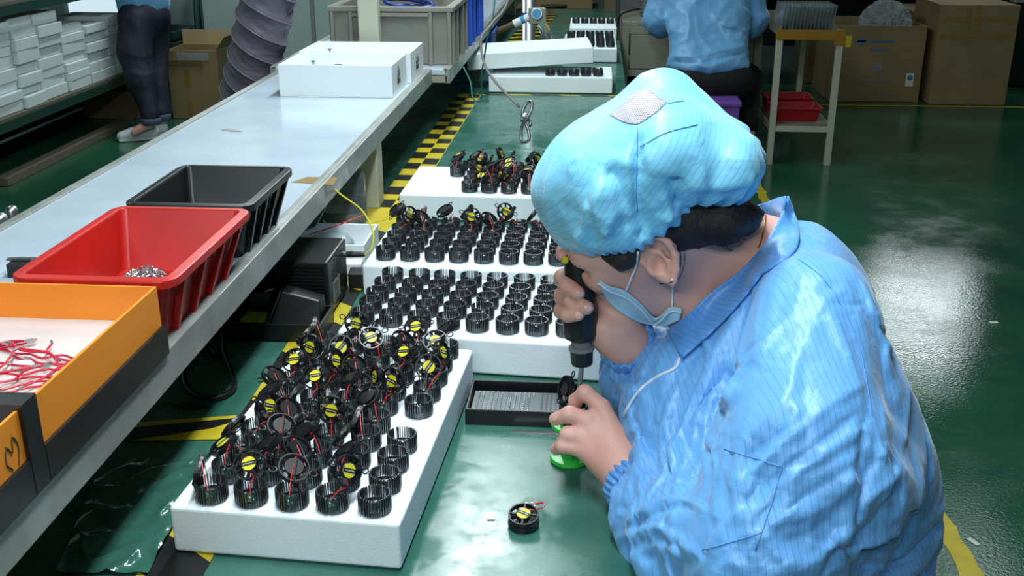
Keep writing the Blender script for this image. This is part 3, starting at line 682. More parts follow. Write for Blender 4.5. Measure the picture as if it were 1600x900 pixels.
for i in range(13):
    for j in range(ny if i < 12 else 2):
        if sp is None: o = sp = MB().lathe((0, 0, 0), [(.0013, 0), (.0015, .0012), (.0008, .0018)], 8).build('screw', 'steel', smooth=True)
        else: o = sp.copy(); COL.objects.link(o)
        o.location = (gx(i), gy_(j), TZ+.0141)
        tag(o, f'tiny silver screw in the tray, {ORD[i]} column from the left, {ORD[j]} from the back', 'screw', 'screws standing in the tray')
tag(MB().hexa([(-.098, 1.2905, TZ+.0004), (.02, 1.284, TZ+.0004), (.02, 1.292, TZ+.0004), (-.098, 1.2985, TZ+.0004)], [(-.098, 1.2905, TZ+.0012), (.02, 1.284, TZ+.0024), (.02, 1.292, TZ+.0024), (-.098, 1.2985, TZ+.0012)]).build('tweezers_blade', 'steel'), 'flat steel strip lying in front of the black tray', 'steel strip')
# green clamping fixture
fx = at(889, 727, TZ); fx.y += .012
FX = Vector((fx.x, fx.y, TZ))
t = empty('green_fixture', tuple(FX), 'bright green round fixture under the worker left hand', 'fixture')
MB().lathe(FX+Vector((0, 0, .0005)), [(.024, 0), (.0255, .003), (.024, .007), (.012, .0085), (.011, .012)], 30).build('base_disc', 'green_fixture', t, smooth=False)
MB().lathe(FX+Vector((0, 0, .012)), [(.011, 0), (.011, .040)], 20).build('stem', 'green_fixture', t, smooth=False)
FTOP = FX+Vector((.0, .012, .052))
MB().lathe(FX+Vector((0, .0, .050)), [(.012, 0), (.0235, .002), (.025, .005), (.0235, .008), (.012, .009)], 30, axis=(0, -.12, 1)).build('top_disc', 'green_fixture', t)
# heat sink held on the fixture
hs = copy_tree(BARE); hs.location = FX+Vector((.004, -.001, .0605)); hs.rotation_euler = (0, 0, .3)
tag(hs, 'heat sink under the screwdriver on top of the green fixture', 'heat sink')
hf = empty('held_fan', tuple(hs.location+Vector((-.004, .0, .034))), 'small black fan standing on the heat sink at the fingertips', 'fan')
mx = Matrix.Translation(hs.location+Vector((-.010, .004, .0415))) @ Vector((0, 0, 1)).rotation_difference(Vector((.85, .35, -.3)).normalized()).to_matrix().to_4x4() @ Matrix.Rotation(.7, 4, 'Z')
fan_parts(hf, mx)
MB().tube(spline([hs.location+Vector((-.002, -.004, .036)), hs.location+Vector((.008, -.012, .033)), hs.location+Vector((.010, -.014, .024))], 5), .0008, 5).build('red_wire', 'wire_red', hf)
# oily smudges and scraps on the table
dp = at(767, 812, TZ); tag(MB().box((dp.x, dp.y, TZ+.001), (.009, .0025, .001), rz=.1).build('paper_chip', 'paper'), 'tiny white chip on the green table left of the loose fan', 'scrap')
# ================================================================ gear under the conveyor edge
t = empty('power_supply', (-.625, 1.66, TZ), 'black ribbed power supply with vents under the conveyor', 'power supply')
pa = at(505, 505, TZ); ex = -.545; px0, px1, py0, py1 = -.80, -.545, 1.635, 1.80
a = at(420, 500, TZ)
PX0, PX1, PY0, PY1, PHH = -.72, -.445, 1.676, 1.815, .100
MB().box(((PX0+PX1)/2, (PY0+PY1)/2, TZ+.006+PHH/2), (PX1-PX0, PY1-PY0, PHH)).build('case', 'black_plastic', t, bevel=.004)
rb_ = MB()
for k in range(14): rb_.box(((PX0+PX1)/2, PY0-.0015, TZ+.014+.0065*k), (PX1-PX0-.012, .003, .0028))
rb_.build('cooling_ribs', 'black_plastic', t)
vs_ = MB()
for k in range(5):
    for q in range(3): vs_.box((PX1+.0006, PY0+.035+.026*q+.004*k, TZ+.062+.008*k), (.0012, .016, .003))
vs_.build('vents', 'black_matte', t)
lb_ = MB(); lb_.box((PX1+.0007, PY0+.050, TZ+.040), (.0012, .045, .038)); sl_ = lb_.build('rating_label', 'print_pale', t)
tx = MB()
for k in range(5): tx.box((PX1+.0015, PY0+.047+.002*(k % 2), TZ+.026+.0065*k), (.0006, .030-.006*(k % 3), .002))
tx.build('label_print', 'label_band', sl_)
for q, lab in ((.03, 'foot'), (.11, 'foot')):
    for xx in (PX0+.02, PX1-.02): MB().cyl((xx, PY0+q, TZ+.0005), .008, .0058, 12).build('foot', 'black_matte', t)
jk = Vector((PX1, PY0+.115, TZ+.082)); MB().lathe(jk, [(.0055, 0), (.0055, .006), (.004, .007)], 12, axis=(1, 0, 0)).build('socket', 'dull_steel', t)
t = empty('plug', tuple(jk+Vector((.01, 0, 0))), 'black plug with yellow wire in the power supply side', 'plug')
MB().lathe(jk+Vector((.0075, 0, 0)), [(.0055, 0), (.006, .010), (.0045, .032)], 12, axis=(1, .05, 0)).build('plug_body', 'black_plastic', t)
yw = [jk+Vector((.040, 0, 0)), jk+Vector((.052, .004, .012)), jk+Vector((.050, .03, .035)), jk+Vector((.02, .08, .060)), jk+Vector((-.03, .12, .080)), jk+Vector((-.07, .16, .10))]
MB().tube(spline(yw, 6), .0018, 6).build('yellow_wire', 'wire_yellow', t)
# green wire bundle over the power supply
tag(MB().tube(spline([(PX0+.07, PY0+.02, TZ+.119), (PX0+.11, PY0+.06, TZ+.1165), (PX0+.155, PY0+.10, TZ+.1165), (PX1-.07, PY0+.16, TZ+.118), (PX1-.055, PY1+.02, TZ+.135), (PX1-.045, PY1+.06, TZ+.16)], 6), .0045, 8).build('green_wire', 'wire_green', smooth=True), 'dark green wire bundle lying over the black power supply', 'wire')
# white carton with label behind the power supply
bx = at(585, 395, TZ); t = empty('white_parts_box', (-.545, 2.01, TZ), 'low white open box with clear bag behind the power supply', 'box')
b = MB(); x0, x1, y0, y1, h = -.60, -.436, 1.925, 2.065, .052; w_ = .004
for c, s in ((((x0+x1)/2, y0+w_/2, h/2), (x1-x0, w_, h)), (((x0+x1)/2, y1-w_/2, h/2), (x1-x0, w_, h)), ((x0+w_/2, (y0+y1)/2, h/2), (w_, y1-y0-2*w_, h)), ((x1-w_/2, (y0+y1)/2, h/2), (w_, y1-y0-2*w_, h)), (((x0+x1)/2, (y0+y1)/2, .002), (x1-x0-2*w_, y1-y0-2*w_, .004))): b.box((c[0], c[1], TZ+.003+c[2]), s)
b.build('shell', 'white_plastic', t, bevel=.001)
tag(MB().ball((-.52, 1.985, TZ+.034), .05, 18, 10, (1.0, 1.0, .5)).build('clear_bag', 'clear_bag', smooth=True), 'crumpled clear bag inside the low white box', 'plastic bag')
tag(MB().tube(spline([(-.55, 1.95, TZ+.066), (-.50, 1.99, TZ+.075), (-.455, 2.03, TZ+.085)], 4), .0015, 6).build('red_lead', 'wire_red'), 'thin red wire crossing the low white box', 'wire')
# clear plastic cup stack behind
t = empty('plastic_jar', (-.535, 2.19, TZ), 'clear plastic jar with dark bands behind the white box', 'jar')
MB().lathe((-.535, 2.19, TZ+.003), [(.045, 0), (.048, .02), (.048, .12), (.043, .13)], 24, caps=True).build('jar_body', 'clear_plastic', t, smooth=True)
MB().lathe((-.535, 2.19, TZ+.03), [(.0486, 0), (.0488, .02)], 24, caps=False).build('band', 'print_pale', t, solid=.0004)
MB().lathe((-.535, 2.19, TZ+.1335), [(.030, 0), (.030, .012), (.026, .014)], 20).build('cap', 'black_plastic', t)
# two power adapters beside the middle pad
for k, (q, lab) in enumerate((((-.432, 1.845), 'black power adapter between power supply and foam pads'), ((-.452, 1.895), 'white plug adapter lying behind the black adapter'))):
    t = empty('power_adapter', (q[0], q[1], TZ), lab, 'adapter'); MB().box((q[0], q[1], TZ+.016+.0015), (.034, .036, .030), rz=.1).build('body', ('black_plastic', 'white_plastic')[k], t, bevel=.003)
    MB().tube(spline([(q[0]-.016, q[1], TZ+.02), (q[0]-.03, q[1]+.004, TZ+.024), (q[0]-.055, q[1]+.010, TZ+.010)], 4), .003, 6).build('cable', 'wire_grey', t)
# black open tray with yellow sponge and a soldering stand
tx0, tx1, ty0, ty1 = -.60, -.436, 1.572, 1.664
t = empty('black_tray', ((tx0+tx1)/2, (ty0+ty1)/2, TZ), 'shallow black tray under the conveyor holding a yellow sponge', 'tray'); b = MB(); h = .03
for c, s in ((((tx0+tx1)/2, ty0+.002, h/2), (tx1-tx0, .004, h)), (((tx0+tx1)/2, ty1-.002, h/2), (tx1-tx0, .004, h)), ((tx0+.002, (ty0+ty1)/2, h/2), (.004, ty1-ty0-.008, h)), ((tx1-.002, (ty0+ty1)/2, h/2), (.004, ty1-ty0-.008, h)), (((tx0+tx1)/2, (ty0+ty1)/2, .002), (tx1-tx0-.008, ty1-ty0-.008, .004))): b.box((c[0], c[1], TZ+.0025+c[2]), s)
b.build('tray_body', 'black_plastic', t, bevel=.001)
sg = at(390, 495, TZ+.035); tag(MB().box((-.5565, 1.600, TZ+.021), (.036, .044, .028), rz=-.03).build('sponge', 'sponge_yellow', bevel=.004), 'yellow soldering sponge in the black tray', 'sponge')
t = empty('soldering_stand', (-.49, 1.63, TZ), 'black soldering iron stand with sloped front in the tray', 'stand')
b = MB(); b.hexa([(-.535, 1.60, TZ+.007), (-.444, 1.60, TZ+.007), (-.444, 1.655, TZ+.007), (-.535, 1.655, TZ+.007)], [(-.512, 1.622, TZ+.072), (-.448, 1.622, TZ+.056), (-.448, 1.655, TZ+.056), (-.512, 1.655, TZ+.072)]); b.build('block', 'black_plastic', t, bevel=.002)
MB().bar((-.536, 1.599, TZ+.012), (-.5135, 1.6205, TZ+.072), .002, .002).build('edge_strip', 'dull_steel', t)
False and MB().tube(spline([(-.495, 1.64, TZ+.075), (-.485, 1.65, TZ+.088), (-.465, 1.655, TZ+.086), (-.452, 1.655, TZ+.070)], 5), .009, 10).build('holder_tube', 'black_matte', t, smooth=True)
t = empty('solder_clip', (-.56, 1.645, TZ), 'small black box with clip beside the soldering stand', 'clip box'); MB().box((-.556, 1.645, TZ+.036), (.036, .024, .056), rz=.25).build('body', 'black_plastic', t, bevel=.002); MB().bar((-.545, 1.634, TZ+.066), (-.530, 1.640, TZ+.070), .004, .003).build('clip', 'dull_steel', t)
# black cable looped on the table
lp_ = [(345, 480), (352, 500), (350, 545), (362, 580), (366, 605), (345, 620), (315, 620), (292, 603), (289, 580), (305, 555), (325, 543), (340, 556)]
tag(MB().tube(spline([at(x, y, TZ+.006) for x, y in lp_], 6), .0042, 8).build('power_cable', 'wire_black', smooth=True), 'thick black cable looped on the table under the conveyor', 'cable')
t = empty('cable_box', (-.86, 1.0, TZ), 'dark metal junction box in the shade under the conveyor', 'junction box'); MB().box((-.86, 1.0, TZ+.05), (.16, .3, .09)).build('case', 'black_plastic', t, bevel=.003); MB().box((-.779, 1.0, TZ+.05), (.003, .2, .06)).build('cover', 'black_matte', t)
# ================================================================ background furniture
def carton(name, x0, x1, y0, y1, z0, h, m, label, open_=False, rz=0.0, tapes=(), flaps=True):
    t = empty(name, ((x0+x1)/2, (y0+y1)/2, z0), label, 'carton', rz=0); cx, cy = (x0+x1)/2, (y0+y1)/2; w = .006; b = MB()
    parts = [((cx, y0+w/2, h/2), (x1-x0, w, h)), ((cx, y1-w/2, h/2), (x1-x0, w, h)), ((x0+w/2, cy, h/2), (w, y1-y0-2*w, h)), ((x1-w/2, cy, h/2), (w, y1-y0-2*w, h)), ((cx, cy, .003), (x1-x0-2*w, y1-y0-2*w, .006))]
    if not open_: parts.append(((cx, cy, h-.003), (x1-x0-2*w, y1-y0-2*w, .006)))
    for c, s in parts: b.box((c[0], c[1], z0+.001+c[2]), s)
    b.build('walls', m, t, bevel=.003)
    if tapes:
        for q, (fx, fz, sx, sz) in enumerate(tapes): MB().box((x0+(x1-x0)*fx, y0-.0006-.0005*q, z0+h*fz), (sx, .0008, sz)).build('packing_tape', 'tape_tan', t)
    return t
def crumpled_ball(c, r_, amp, sc_):
    mb = MB(); bmesh.ops.create_icosphere(mb.bm, subdivisions=5, radius=1)
    for v in mb.bm.verts:
        n = v.co.normalized(); k = 1-2*abs(noise.noise(n*sc_*.35)); k2 = 1-2*abs(noise.noise(n*sc_*.9+Vector((5, 1, 2))))
        v.co = Vector(c)+Vector((n.x*r_[0], n.y*r_[1], n.z*r_[2]))+n*amp*(k*.6+k2*.4)
    return mb
# cartons on the right
c1 = carton('cardboard_carton', 1.728, 2.376, 7.93, 8.55, 0, .545, 'cardboard', 'open printed cardboard carton with clear plastic bag in its top', open_=True, tapes=((.02, .97, .05, .03), (.97, .97, .03, .02), (.97, .02, .03, .03)))
y = 7.929; em = MB()
_pn = [0]
def prt(cx, cz, wd, hh): _pn[0] += 1; em.box((1.728+.648*cx, y-.0004-.0003*_pn[0], .545*cz), (wd, .0006, hh))
em.lathe((1.728+.648*.30, y-.0004, .545*.80), [(.030, 0), (.030, .0006)], 18, axis=(0, -1, 0)); prt(.30, .80, .10, .012); prt(.53, .80, .16, .018); prt(.50, .69, .13, .012)
em.build('printed_logo', 'print_blue', c1)
em = MB(); prt(.52, .63, .12, .008); em.lathe((1.728+.648*.50, y-.0004, .545*.46), [(.042, 0), (.042, .0006)], 20, axis=(0, -1, 0)); prt(.48, .29, .19, .020); prt(.35, .29, .03, .025)
for q in ((.83, .68, .1, .002), (.83, .56, .1, .002)): prt(*q)
em.build('printed_text', 'print_pale', c1)
em = MB(); prt(.875, .30, .055, .095); wl_ = em.build('white_label', 'paper', c1)
em = MB(); em.lathe((1.728+.648*.875, y-.0060, .545*.33), [(.020, 0), (.020, .0005)], 16, axis=(0, -1, 0)); em.build('label_mark', 'print_blue', wl_)
c2 = carton('cardboard_carton', 2.43, 2.968, 7.855, 8.5, 0, .70, 'cardboard', 'tall taped cardboard carton right of the printed carton', tapes=((.5, .86, .5, .03), (.5, .70, .5, .028), (.36, .86, .03, .16), (.48, .86, .035, .2), (.36, .66, .03, .04), (.80, .70, .03, .06), (.5, .02, .03, .04)))
tag(crumpled_ball((2.15, 8.22, .50), (.16, .16, .17), .045, 9).build('plastic_bag', 'clear_bag'), 'crumpled clear plastic bag stuffed in the printed carton', 'plastic bag')
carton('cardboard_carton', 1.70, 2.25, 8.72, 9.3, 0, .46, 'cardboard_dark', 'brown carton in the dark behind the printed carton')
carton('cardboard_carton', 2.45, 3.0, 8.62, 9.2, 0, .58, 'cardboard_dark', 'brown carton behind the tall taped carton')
# dark bench and machines past the cartons
t = empty('steel_bench', (2.1, 9.8, 0), 'grey steel bench in the dark behind the cartons', 'bench')
MB().box((2.1, 9.8, .66), (2.0, .7, .04)).build('bench_top', 'cabinet', t)
for x in (1.15, 3.05):
    for yy in (9.5, 10.1): MB().box((x, yy, .32), (.05, .05, .64)).build('leg', 'cabinet', t)
MB().box((2.1, 10.1, .36), (1.84, .02, .5)).build('back_panel', 'black_matte', t)
t = empty('pipe_rack', (3.45, 8.9, 0), 'dark machine with pale pipes at the right edge behind the cartons', 'machine')
MB().box((3.52, 8.9, .36), (.5, .5, .70)).build('machine_body', 'black_matte', t, bevel=.01)
for q in (0, .07): MB().tube([(3.22+q, 8.60, .70), (3.22+q, 8.60, 1.3)], .022, 10).build('pipe', 'cabinet', t, smooth=True)
MB().box((3.26, 8.62, .68), (.14, .12, .05)).build('pipe_flange', 'cabinet', t)
tag(MB().ball((3.02, 8.7, .745), .06, 12, 8, (1.6, 1, .7)).build('plastic_bag', 'clear_bag', smooth=True), 'small clear bag lying behind the tall taped carton', 'plastic bag')
# grey cabinet desk of the far worker
t = empty('cabinet_desk', (.59, 6.75, 0), 'grey metal cabinet desk in front of the far seated worker', 'desk')
cx0, cx1, cy0, cy1, ch = .165, 1.01, 6.56, 7.15, .715
MB().box(((cx0+cx1)/2, (cy0+cy1)/2, ch-.012), (cx1-cx0, cy1-cy0, .024)).build('desk_top', 'cabinet', t, bevel=.003)
b = MB()
for x in (cx0+.022, cx1-.022):
    b.box((x, cy0+.022, (ch-.024)/2), (.044, .04, ch-.024)); b.box((x, cy1-.022, (ch-.024)/2), (.044, .04, ch-.024))
b.box(((cx0+cx1)/2, cy0+.02, ch-.05), (cx1-cx0-.088, .036, .05)); b.box(((cx0+cx1)/2, cy0+.02, .405), (cx1-cx0-.088, .036, .04)); b.box((cx0+.02, (cy0+cy1)/2, .40), (.03, cy1-cy0-.08, .04)); b.box((cx1-.02, (cy0+cy1)/2, .40), (.03, cy1-cy0-.08, .04))
b.build('frame', 'cabinet', t, bevel=.002)
MB().box(((cx0+cx1)/2, (cy0+cy1)/2+.03, .425), (cx1-cx0-.09, cy1-cy0-.1, .015)).build('lower_shelf', 'cabinet', t)
for k in range(2):
    x = cx0+.05+(cx1-cx0-.1)*(.25+.5*k); d = MB().box((x, cy0+.012, .545), ((cx1-cx0-.1)/2-.008, .014, .225)).build('door', 'cabinet', t, bevel=.002)
    MB().lathe((x+(.15 if k == 0 else -.15), cy0+.004, .56), [(.008, 0), (.008, .006), (.012, .007), (.012, .013)], 12, axis=(0, -1, 0)).build('handle', 'dull_steel', d)
MB().box(((cx0+cx1)/2, cy1-.02, .2), (cx1-cx0-.1, .01, .36)).build('back_panel', 'black_matte', t)
# clear cups and stacks of clear trays
t = empty('clear_tray_stack', (.335, 6.82, ch), 'stack of clear plastic cups on the left of the grey desk', 'tray stack')
for k in range(6): MB().lathe((.335, 6.82, ch+.001+.022*k), [(.045, 0), (.055, .004), (.060, .020), (.057, .0205), (.05, .006)], 20).build('cup', 'clear_plastic', t, smooth=True)
# white side table with orange taped edge
wx0, wx1, wy0, wy1, wh = .985, 1.345, 5.93, 7.0, .745
t = empty('side_table', ((wx0+wx1)/2, (wy0+wy1)/2, 0), 'white side table with orange taped edge beside the far worker', 'table')
wx0 = .985; b = MB().box(((wx0+wx1)/2, (wy0+wy1)/2, wh-.012), (wx1-wx0, wy1-wy0, .024)).build('table_top', 'plywood', t)
b = MB(); b.box(((wx0+wx1)/2, wy0-.003, wh-.022), (wx1-wx0+.01, .005, .052)); b.box((wx1+.003, wy0+.06, wh-.022), (.005, .12, .052)); b.box((wx1-.022, wy0-.0032, wh-.06), (.055, .0045, .03)); b.build('edge_tape', 'orange_edge' if 'orange_edge' in M else mat('orange_edge', (150, 106, 26), .4), t)
b = MB().box((wx1+.022, wy0-.002, wh-.055), (.03, .002, .06)); b.build('hanging_tape', 'tape_yellow', t)
for x in (wx0+.02, wx1-.018):
    for yy in (wy0+.02, wy1-.02): MB().box((x, yy, (wh-.024)/2), (.034, .034, wh-.024)).build('leg', 'cream_metal', t, bevel=.002)
b = MB(); b.box(((wx0+wx1)/2, wy0+.02, .205), (wx1-wx0-.07, .026, .03)); b.build('foot_rail', 'cream_metal', t)
b = MB(); b.box((wx0+.02, (wy0+wy1)/2, .205), (.026, wy1-wy0-.074, .03)); b.box((wx1-.018, (wy0+wy1)/2, .205), (.026, wy1-wy0-.074, .03)); b.build('side_rail', 'cream_metal', t)
MB().box(((wx0+wx1)/2, (wy0+wy1)/2, .226), (wx1-wx0-.045, wy1-wy0-.05, .010)).build('low_shelf', 'plywood', t)
t2 = empty('clear_tray_stack', (1.16, 6.05, wh), 'row of stacked clear plastic trays on the orange edged side table', 'tray stack')
for k in range(15):
    x = 1.012+.0195*k; b = MB()
    b.ring_loft([[(x-.0015, 5.955, wh+.003), (x+.0015, 5.955, wh+.003), (x+.0015, 6.22, wh+.003), (x-.0015, 6.22, wh+.003)], [(x-.0005, 5.955, wh+.06), (x+.0025, 5.955, wh+.06), (x+.0025, 6.22, wh+.06), (x-.0005, 6.22, wh+.06)], [(x+.009, 5.945, wh+.13), (x+.012, 5.945, wh+.13), (x+.012, 6.23, wh+.13), (x+.009, 6.23, wh+.13)]])
    b.build('tray', 'clear_plastic', t2)
for k, (yy, zz, lab, hh) in enumerate(((6.03, .232, 'front red bin with metal parts on the low shelf of side table', .075), (6.30, .232, 'rear red bin with metal parts on the low shelf of side table', .085))):
    bin_('red_parts_bin', (1.025, 1.265, yy, yy+.17), (1.015, 1.285, yy-.012, yy+.182), zz, zz+hh, 'dark_red', ribs=(0, 0), rim=.006, label=lab)
    heap('metal_parts', (1.145, yy+.085, zz+.005), .105, .07, .05, 120, 'dull_steel', ('heap of small dark metal parts in the front red bin', 'heap of small dark metal parts in the rear red bin')[k], 'metal parts', 5+k, .012)
# purple stool
t = empty('purple_stool', (.66, 5.76, 0), 'purple plastic stool under the far seated worker', 'stool')
sx, sy, sw = .635, 5.80, .145
b = MB(); b.ring_loft([[(sx+a*(sw+.008), sy+c*(sw+.008), z) for a, c in ((-1, -1), (1, -1), (1, 1), (-1, 1))] for z in (.375, .405)]); b.build('seat', 'purple_plastic', t, bevel=.008)
b = MB()
for a, c in ((-1, -1), (1, -1), (1, 1), (-1, 1)):
    for (da, dc) in ((1, 0), (0, 1)):
        pass
def stool_side(p, q):
    p, q = Vector(p), Vector(q); lo0, hi0 = p*1.12, p; lo1, hi1 = q*1.12, q; b = MB(); n = Vector((q-p)); n = Vector((n.y, -n.x)).normalized()
    def V(v, z): return Vector((sx+v.x, sy+v.y, z))
    def wall(a0, a1, b0, b1, z0, z1):
        lo = [V(a0, z0), V(a1, z0), V(a1-n*.008, z0), V(a0-n*.008, z0)]; hi = [V(b0, z1), V(b1, z1), V(b1-n*.008, z1), V(b0-n*.008, z1)]; b.hexa(lo, hi)
    wall(lo0, lo0.lerp(lo1, .25), hi0, hi0.lerp(hi1, .30), 0.001, .30); wall(lo0.lerp(lo1, .75), lo1, hi0.lerp(hi1, .70), hi1, 0.001, .30)
    wall(hi0, hi1, p*.995, q*.995, .30, .376)
    return b
cs = [Vector((a*sw, c*sw)) for a, c in ((-1, -1), (1, -1), (1, 1), (-1, 1))]
for k in range(4): stool_side(cs[k], cs[(k+1) % 4]).build('leg', 'purple_plastic', t, bevel=.003)
# brown cartons behind the far table
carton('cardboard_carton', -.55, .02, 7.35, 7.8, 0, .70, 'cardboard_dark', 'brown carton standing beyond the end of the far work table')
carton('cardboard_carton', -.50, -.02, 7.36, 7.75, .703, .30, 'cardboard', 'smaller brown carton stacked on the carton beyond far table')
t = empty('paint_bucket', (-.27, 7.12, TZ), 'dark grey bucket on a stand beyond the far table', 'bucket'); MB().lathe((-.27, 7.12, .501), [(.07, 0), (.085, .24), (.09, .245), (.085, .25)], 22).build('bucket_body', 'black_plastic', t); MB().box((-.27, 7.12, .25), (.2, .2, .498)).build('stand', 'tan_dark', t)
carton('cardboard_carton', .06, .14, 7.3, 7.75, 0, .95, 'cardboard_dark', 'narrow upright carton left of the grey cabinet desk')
t = empty('grey_panel', (.25, 7.42, 0), 'grey panel standing behind the grey cabinet desk', 'panel'); MB().box((.60, 7.42, .55), (.86, .03, 1.098)).build('board', 'wire_grey', t); MB().box((.60, 7.44, 1.1), (.86, .05, .03)).build('cap_rail', 'cabinet', t)
MB().tube(spline([(.20, 6.53, .72), (.185, 6.545, .60), (.16, 6.54, .45), (.158, 6.545, .2)], 5), .006, 6)
tag(MB().tube(spline([(.30, 7.1, .735), (.22, 6.9, .74), (.150, 6.70, .725), (.142, 6.62, .60), (.150, 6.6, .46), (.145, 6.6, .30)], 6), .006, 6).build('black_cable', 'wire_black', smooth=True), 'black cable running down the left side of the grey desk', 'cable')
# blue bin and tape below the conveyor far away
bin_('blue_bin', (-.60, -.44, 4.55, 4.75), (-.61, -.43, 4.54, 4.76), TZ+.003, TZ+.14, 'blue_plastic', rim=.004, label='dark blue bin under the far conveyor beside the striped tape')
# ================================================================ left rack with foam blocks
RX = -3.0; RY0, RY1 = 4.85, 8.1; RW = .62
t = empty('steel_rack', (RX-RW/2, (RY0+RY1)/2, 0), 'dark green steel rack full of white foam blocks on the left', 'rack')
for x in (RX, RX-RW):
    for yy in (RY0, RY1):
        b = MB(); b.box((x-.002, yy, .85), (.005, .045, 1.7)); b.box((x-.02, yy+(-.02 if yy == RY0 else .02), .85), (.04, .005, 1.7)); b.build('post', 'green_steel', t)
for z, nm in ((.341, 'lower_shelf'), (.905, 'upper_shelf'), (1.4, 'top_shelf')):
    MB().box((RX-RW/2, (RY0+RY1)/2, z+.004), (RW-.02, RY1-RY0, .016)).build(nm, 'plywood', t)
    b = MB(); b.box((RX+.003, (RY0+RY1)/2, z-.026), (.006, RY1-RY0, .05)); b.box((RX-RW-.003, (RY0+RY1)/2, z-.026), (.006, RY1-RY0, .05)); b.box((RX-RW/2, RY0-.004, z-.026), (RW, .006, .05)); b.box((RX-RW/2, RY1+.004, z-.026), (RW, .006, .05)); b.build('beam', 'green_steel', t)
MB().box((RX-RW-.012, (RY0+RY1)/2, .19), (.01, RY1-RY0, .36)).build('shade_board', 'black_matte', t)  # black board added behind the rack, standing in for the shade beneath it
rr = random.Random(11); ncol = 0
fz0 = .3535; yy = RY0+.05; ci = 0
while yy < 7.2:
    L = rr.uniform(.24, .30); hcol = 8 if ci < 4 else (7 if ci == 4 else (6 if ci < 7 else 5)); z = fz0; k = 0
    while k < hcol and z < .80:
        h = rr.choice((.048, .056, .062, .066)); dx = rr.uniform(-.02, .025); w_ = rr.uniform(.30, .36)
        b = MB(); b.box((0, 0, 0), (w_, L-.012, h)); o = b.build('foam_block', 'foam_far', bevel=.004); o.location = (RX-.03-w_/2+dx*.8-.012, yy+L/2+rr.uniform(-.004, .004), z+h/2+.001); o.rotation_euler = (0, 0, rr.uniform(-.03, .03))
        tag(o, f'white foam block on rack, {ORD[k]} from the bottom in {ORD[ci]} stack from near end', 'foam block', 'foam blocks on the green rack'); z += h+.0015; k += 1
    yy += L; ci += 1
# low carton and board under the rack
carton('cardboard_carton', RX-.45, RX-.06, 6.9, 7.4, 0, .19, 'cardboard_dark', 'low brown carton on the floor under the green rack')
tag(MB().box((RX-.08, 5.95, .022), (.08, 1.6, .04)).build('timber', 'plywood'), 'pale wooden batten on the floor under the green rack', 'batten')
# things at the far end of the rack
for k in range(2):
    zz = .446+.075*k
    bin_('parts_bin', (RX-.36, RX-.04, 7.56, 7.96), (RX-.38, RX-.02, 7.54, 7.98), zz-.085, zz-.02, 'green_steel', rim=.004, label=('lower dark green bin at the far end of the rack', 'upper dark green bin at the far end of the rack')[k])
bin_('blue_crate', (RX-.30, RX+.05, 8.15, 8.30), (RX-.31, RX+.06, 8.14, 8.31), .60, .69, 'blue_plastic', rim=.004, label='blue crate below the bright window behind the rack') if False else None
# blue ledge strip under the bright window
bl = MB().box(((xa+xb)/2+.12, WY-.045, a.z if False else wn.location.z+0), (0, 0, 0)) if False else None
aa = atY(126, 50, WY); tbx = empty('blue_tote', ((xa+xb)/2, WY-.14, 0), 'blue plastic tote on a wall shelf below the bright window', 'tote')
zt = atY(170, 40, WY).z
MB().box(((xa+xb)/2+.2, WY-.10, zt-.06), (xb-xa+.5, .16, .11)).build('tote_body', 'blue_plastic', tbx, bevel=.004); MB().box(((xa+xb)/2+.2, WY-.10, zt-.125), (xb-xa+.6, .19, .016)).build('shelf_board', 'green_steel', tbx)
# fire extinguisher, leaning pole, carton
fe = Vector((-2.90, 8.0, 0)); pz = P(284, 62, 8.0); fe = Vector((-2.58, 8.16, 0))
t = empty('fire_extinguisher', (fe.x, fe.y, 0), 'red fire extinguisher with black nozzle by the pale wall', 'fire extinguisher')
MB().lathe((fe.x, fe.y, .252), [(.055, 0), (.062, .02), (.062, .30), (.03, .36), (.018, .375)], 20).build('cylinder_body', 'extinguisher', t, smooth=True)
MB().lathe((fe.x, fe.y, .626), [(.016, 0), (.016, .04), (.03, .045), (.03, .055)], 12).build('valve', 'black_plastic', t)
MB().tube(spline([(fe.x-.02, fe.y, .665), (fe.x-.08, fe.y-.02, .70), (fe.x-.10, fe.y-.02, .65), (fe.x-.075, fe.y-.03, .5)], 5), .012, 8).build('hose', 'black_plastic', t, smooth=True)
MB().box((fe.x, fe.y, .125), (.2, .2, .25)).build('stand_block', 'green_steel', t)
p0, p1 = P(309, 58, 7.8), P(302, -80, 7.75)
d = (p0-p1); q0 = p0+d*(p0.z/(-d.z)) if d.z < 0 else p0
tag(MB().tube([Vector((q0.x, q0.y, .002)), p1+(p1-p0)*.6], .022, 8).build('green_pole', 'green_steel', smooth=True), 'dark green pole standing against the pale wall behind the open carton', 'pole')
lc = carton('cardboard_carton', -2.84, -2.50, 6.93, 7.25, 0, .46, 'cardboard', 'tall open cardboard carton behind the spiral duct', open_=True, tapes=((.38, .60, .035, .12), (.38, .14, .035, .12)))
b = MB(); b.hexa([(-2.84, 6.925, .355), (-2.59, 6.925, .355), (-2.59, 6.93, .355), (-2.84, 6.93, .355)], [(-2.84, 6.905, .40), (-2.59, 6.905, .40), (-2.59, 6.91, .40), (-2.84, 6.91, .40)]); b.build('flap', 'cardboard', lc)
for nm, lo in (('flap', [(-2.84, 7.25, .46), (-2.50, 7.25, .46), (-2.48, 7.30, .55), (-2.86, 7.30, .55)]), ('flap', [(-2.50, 6.93, .46), (-2.50, 7.25, .46), (-2.43, 7.27, .55), (-2.43, 6.91, .55)])):
    MB().hexa([Vector(v) for v in lo], [Vector(v)+Vector((.004, .004, .001)) for v in lo]).build(nm, 'cardboard', lc)
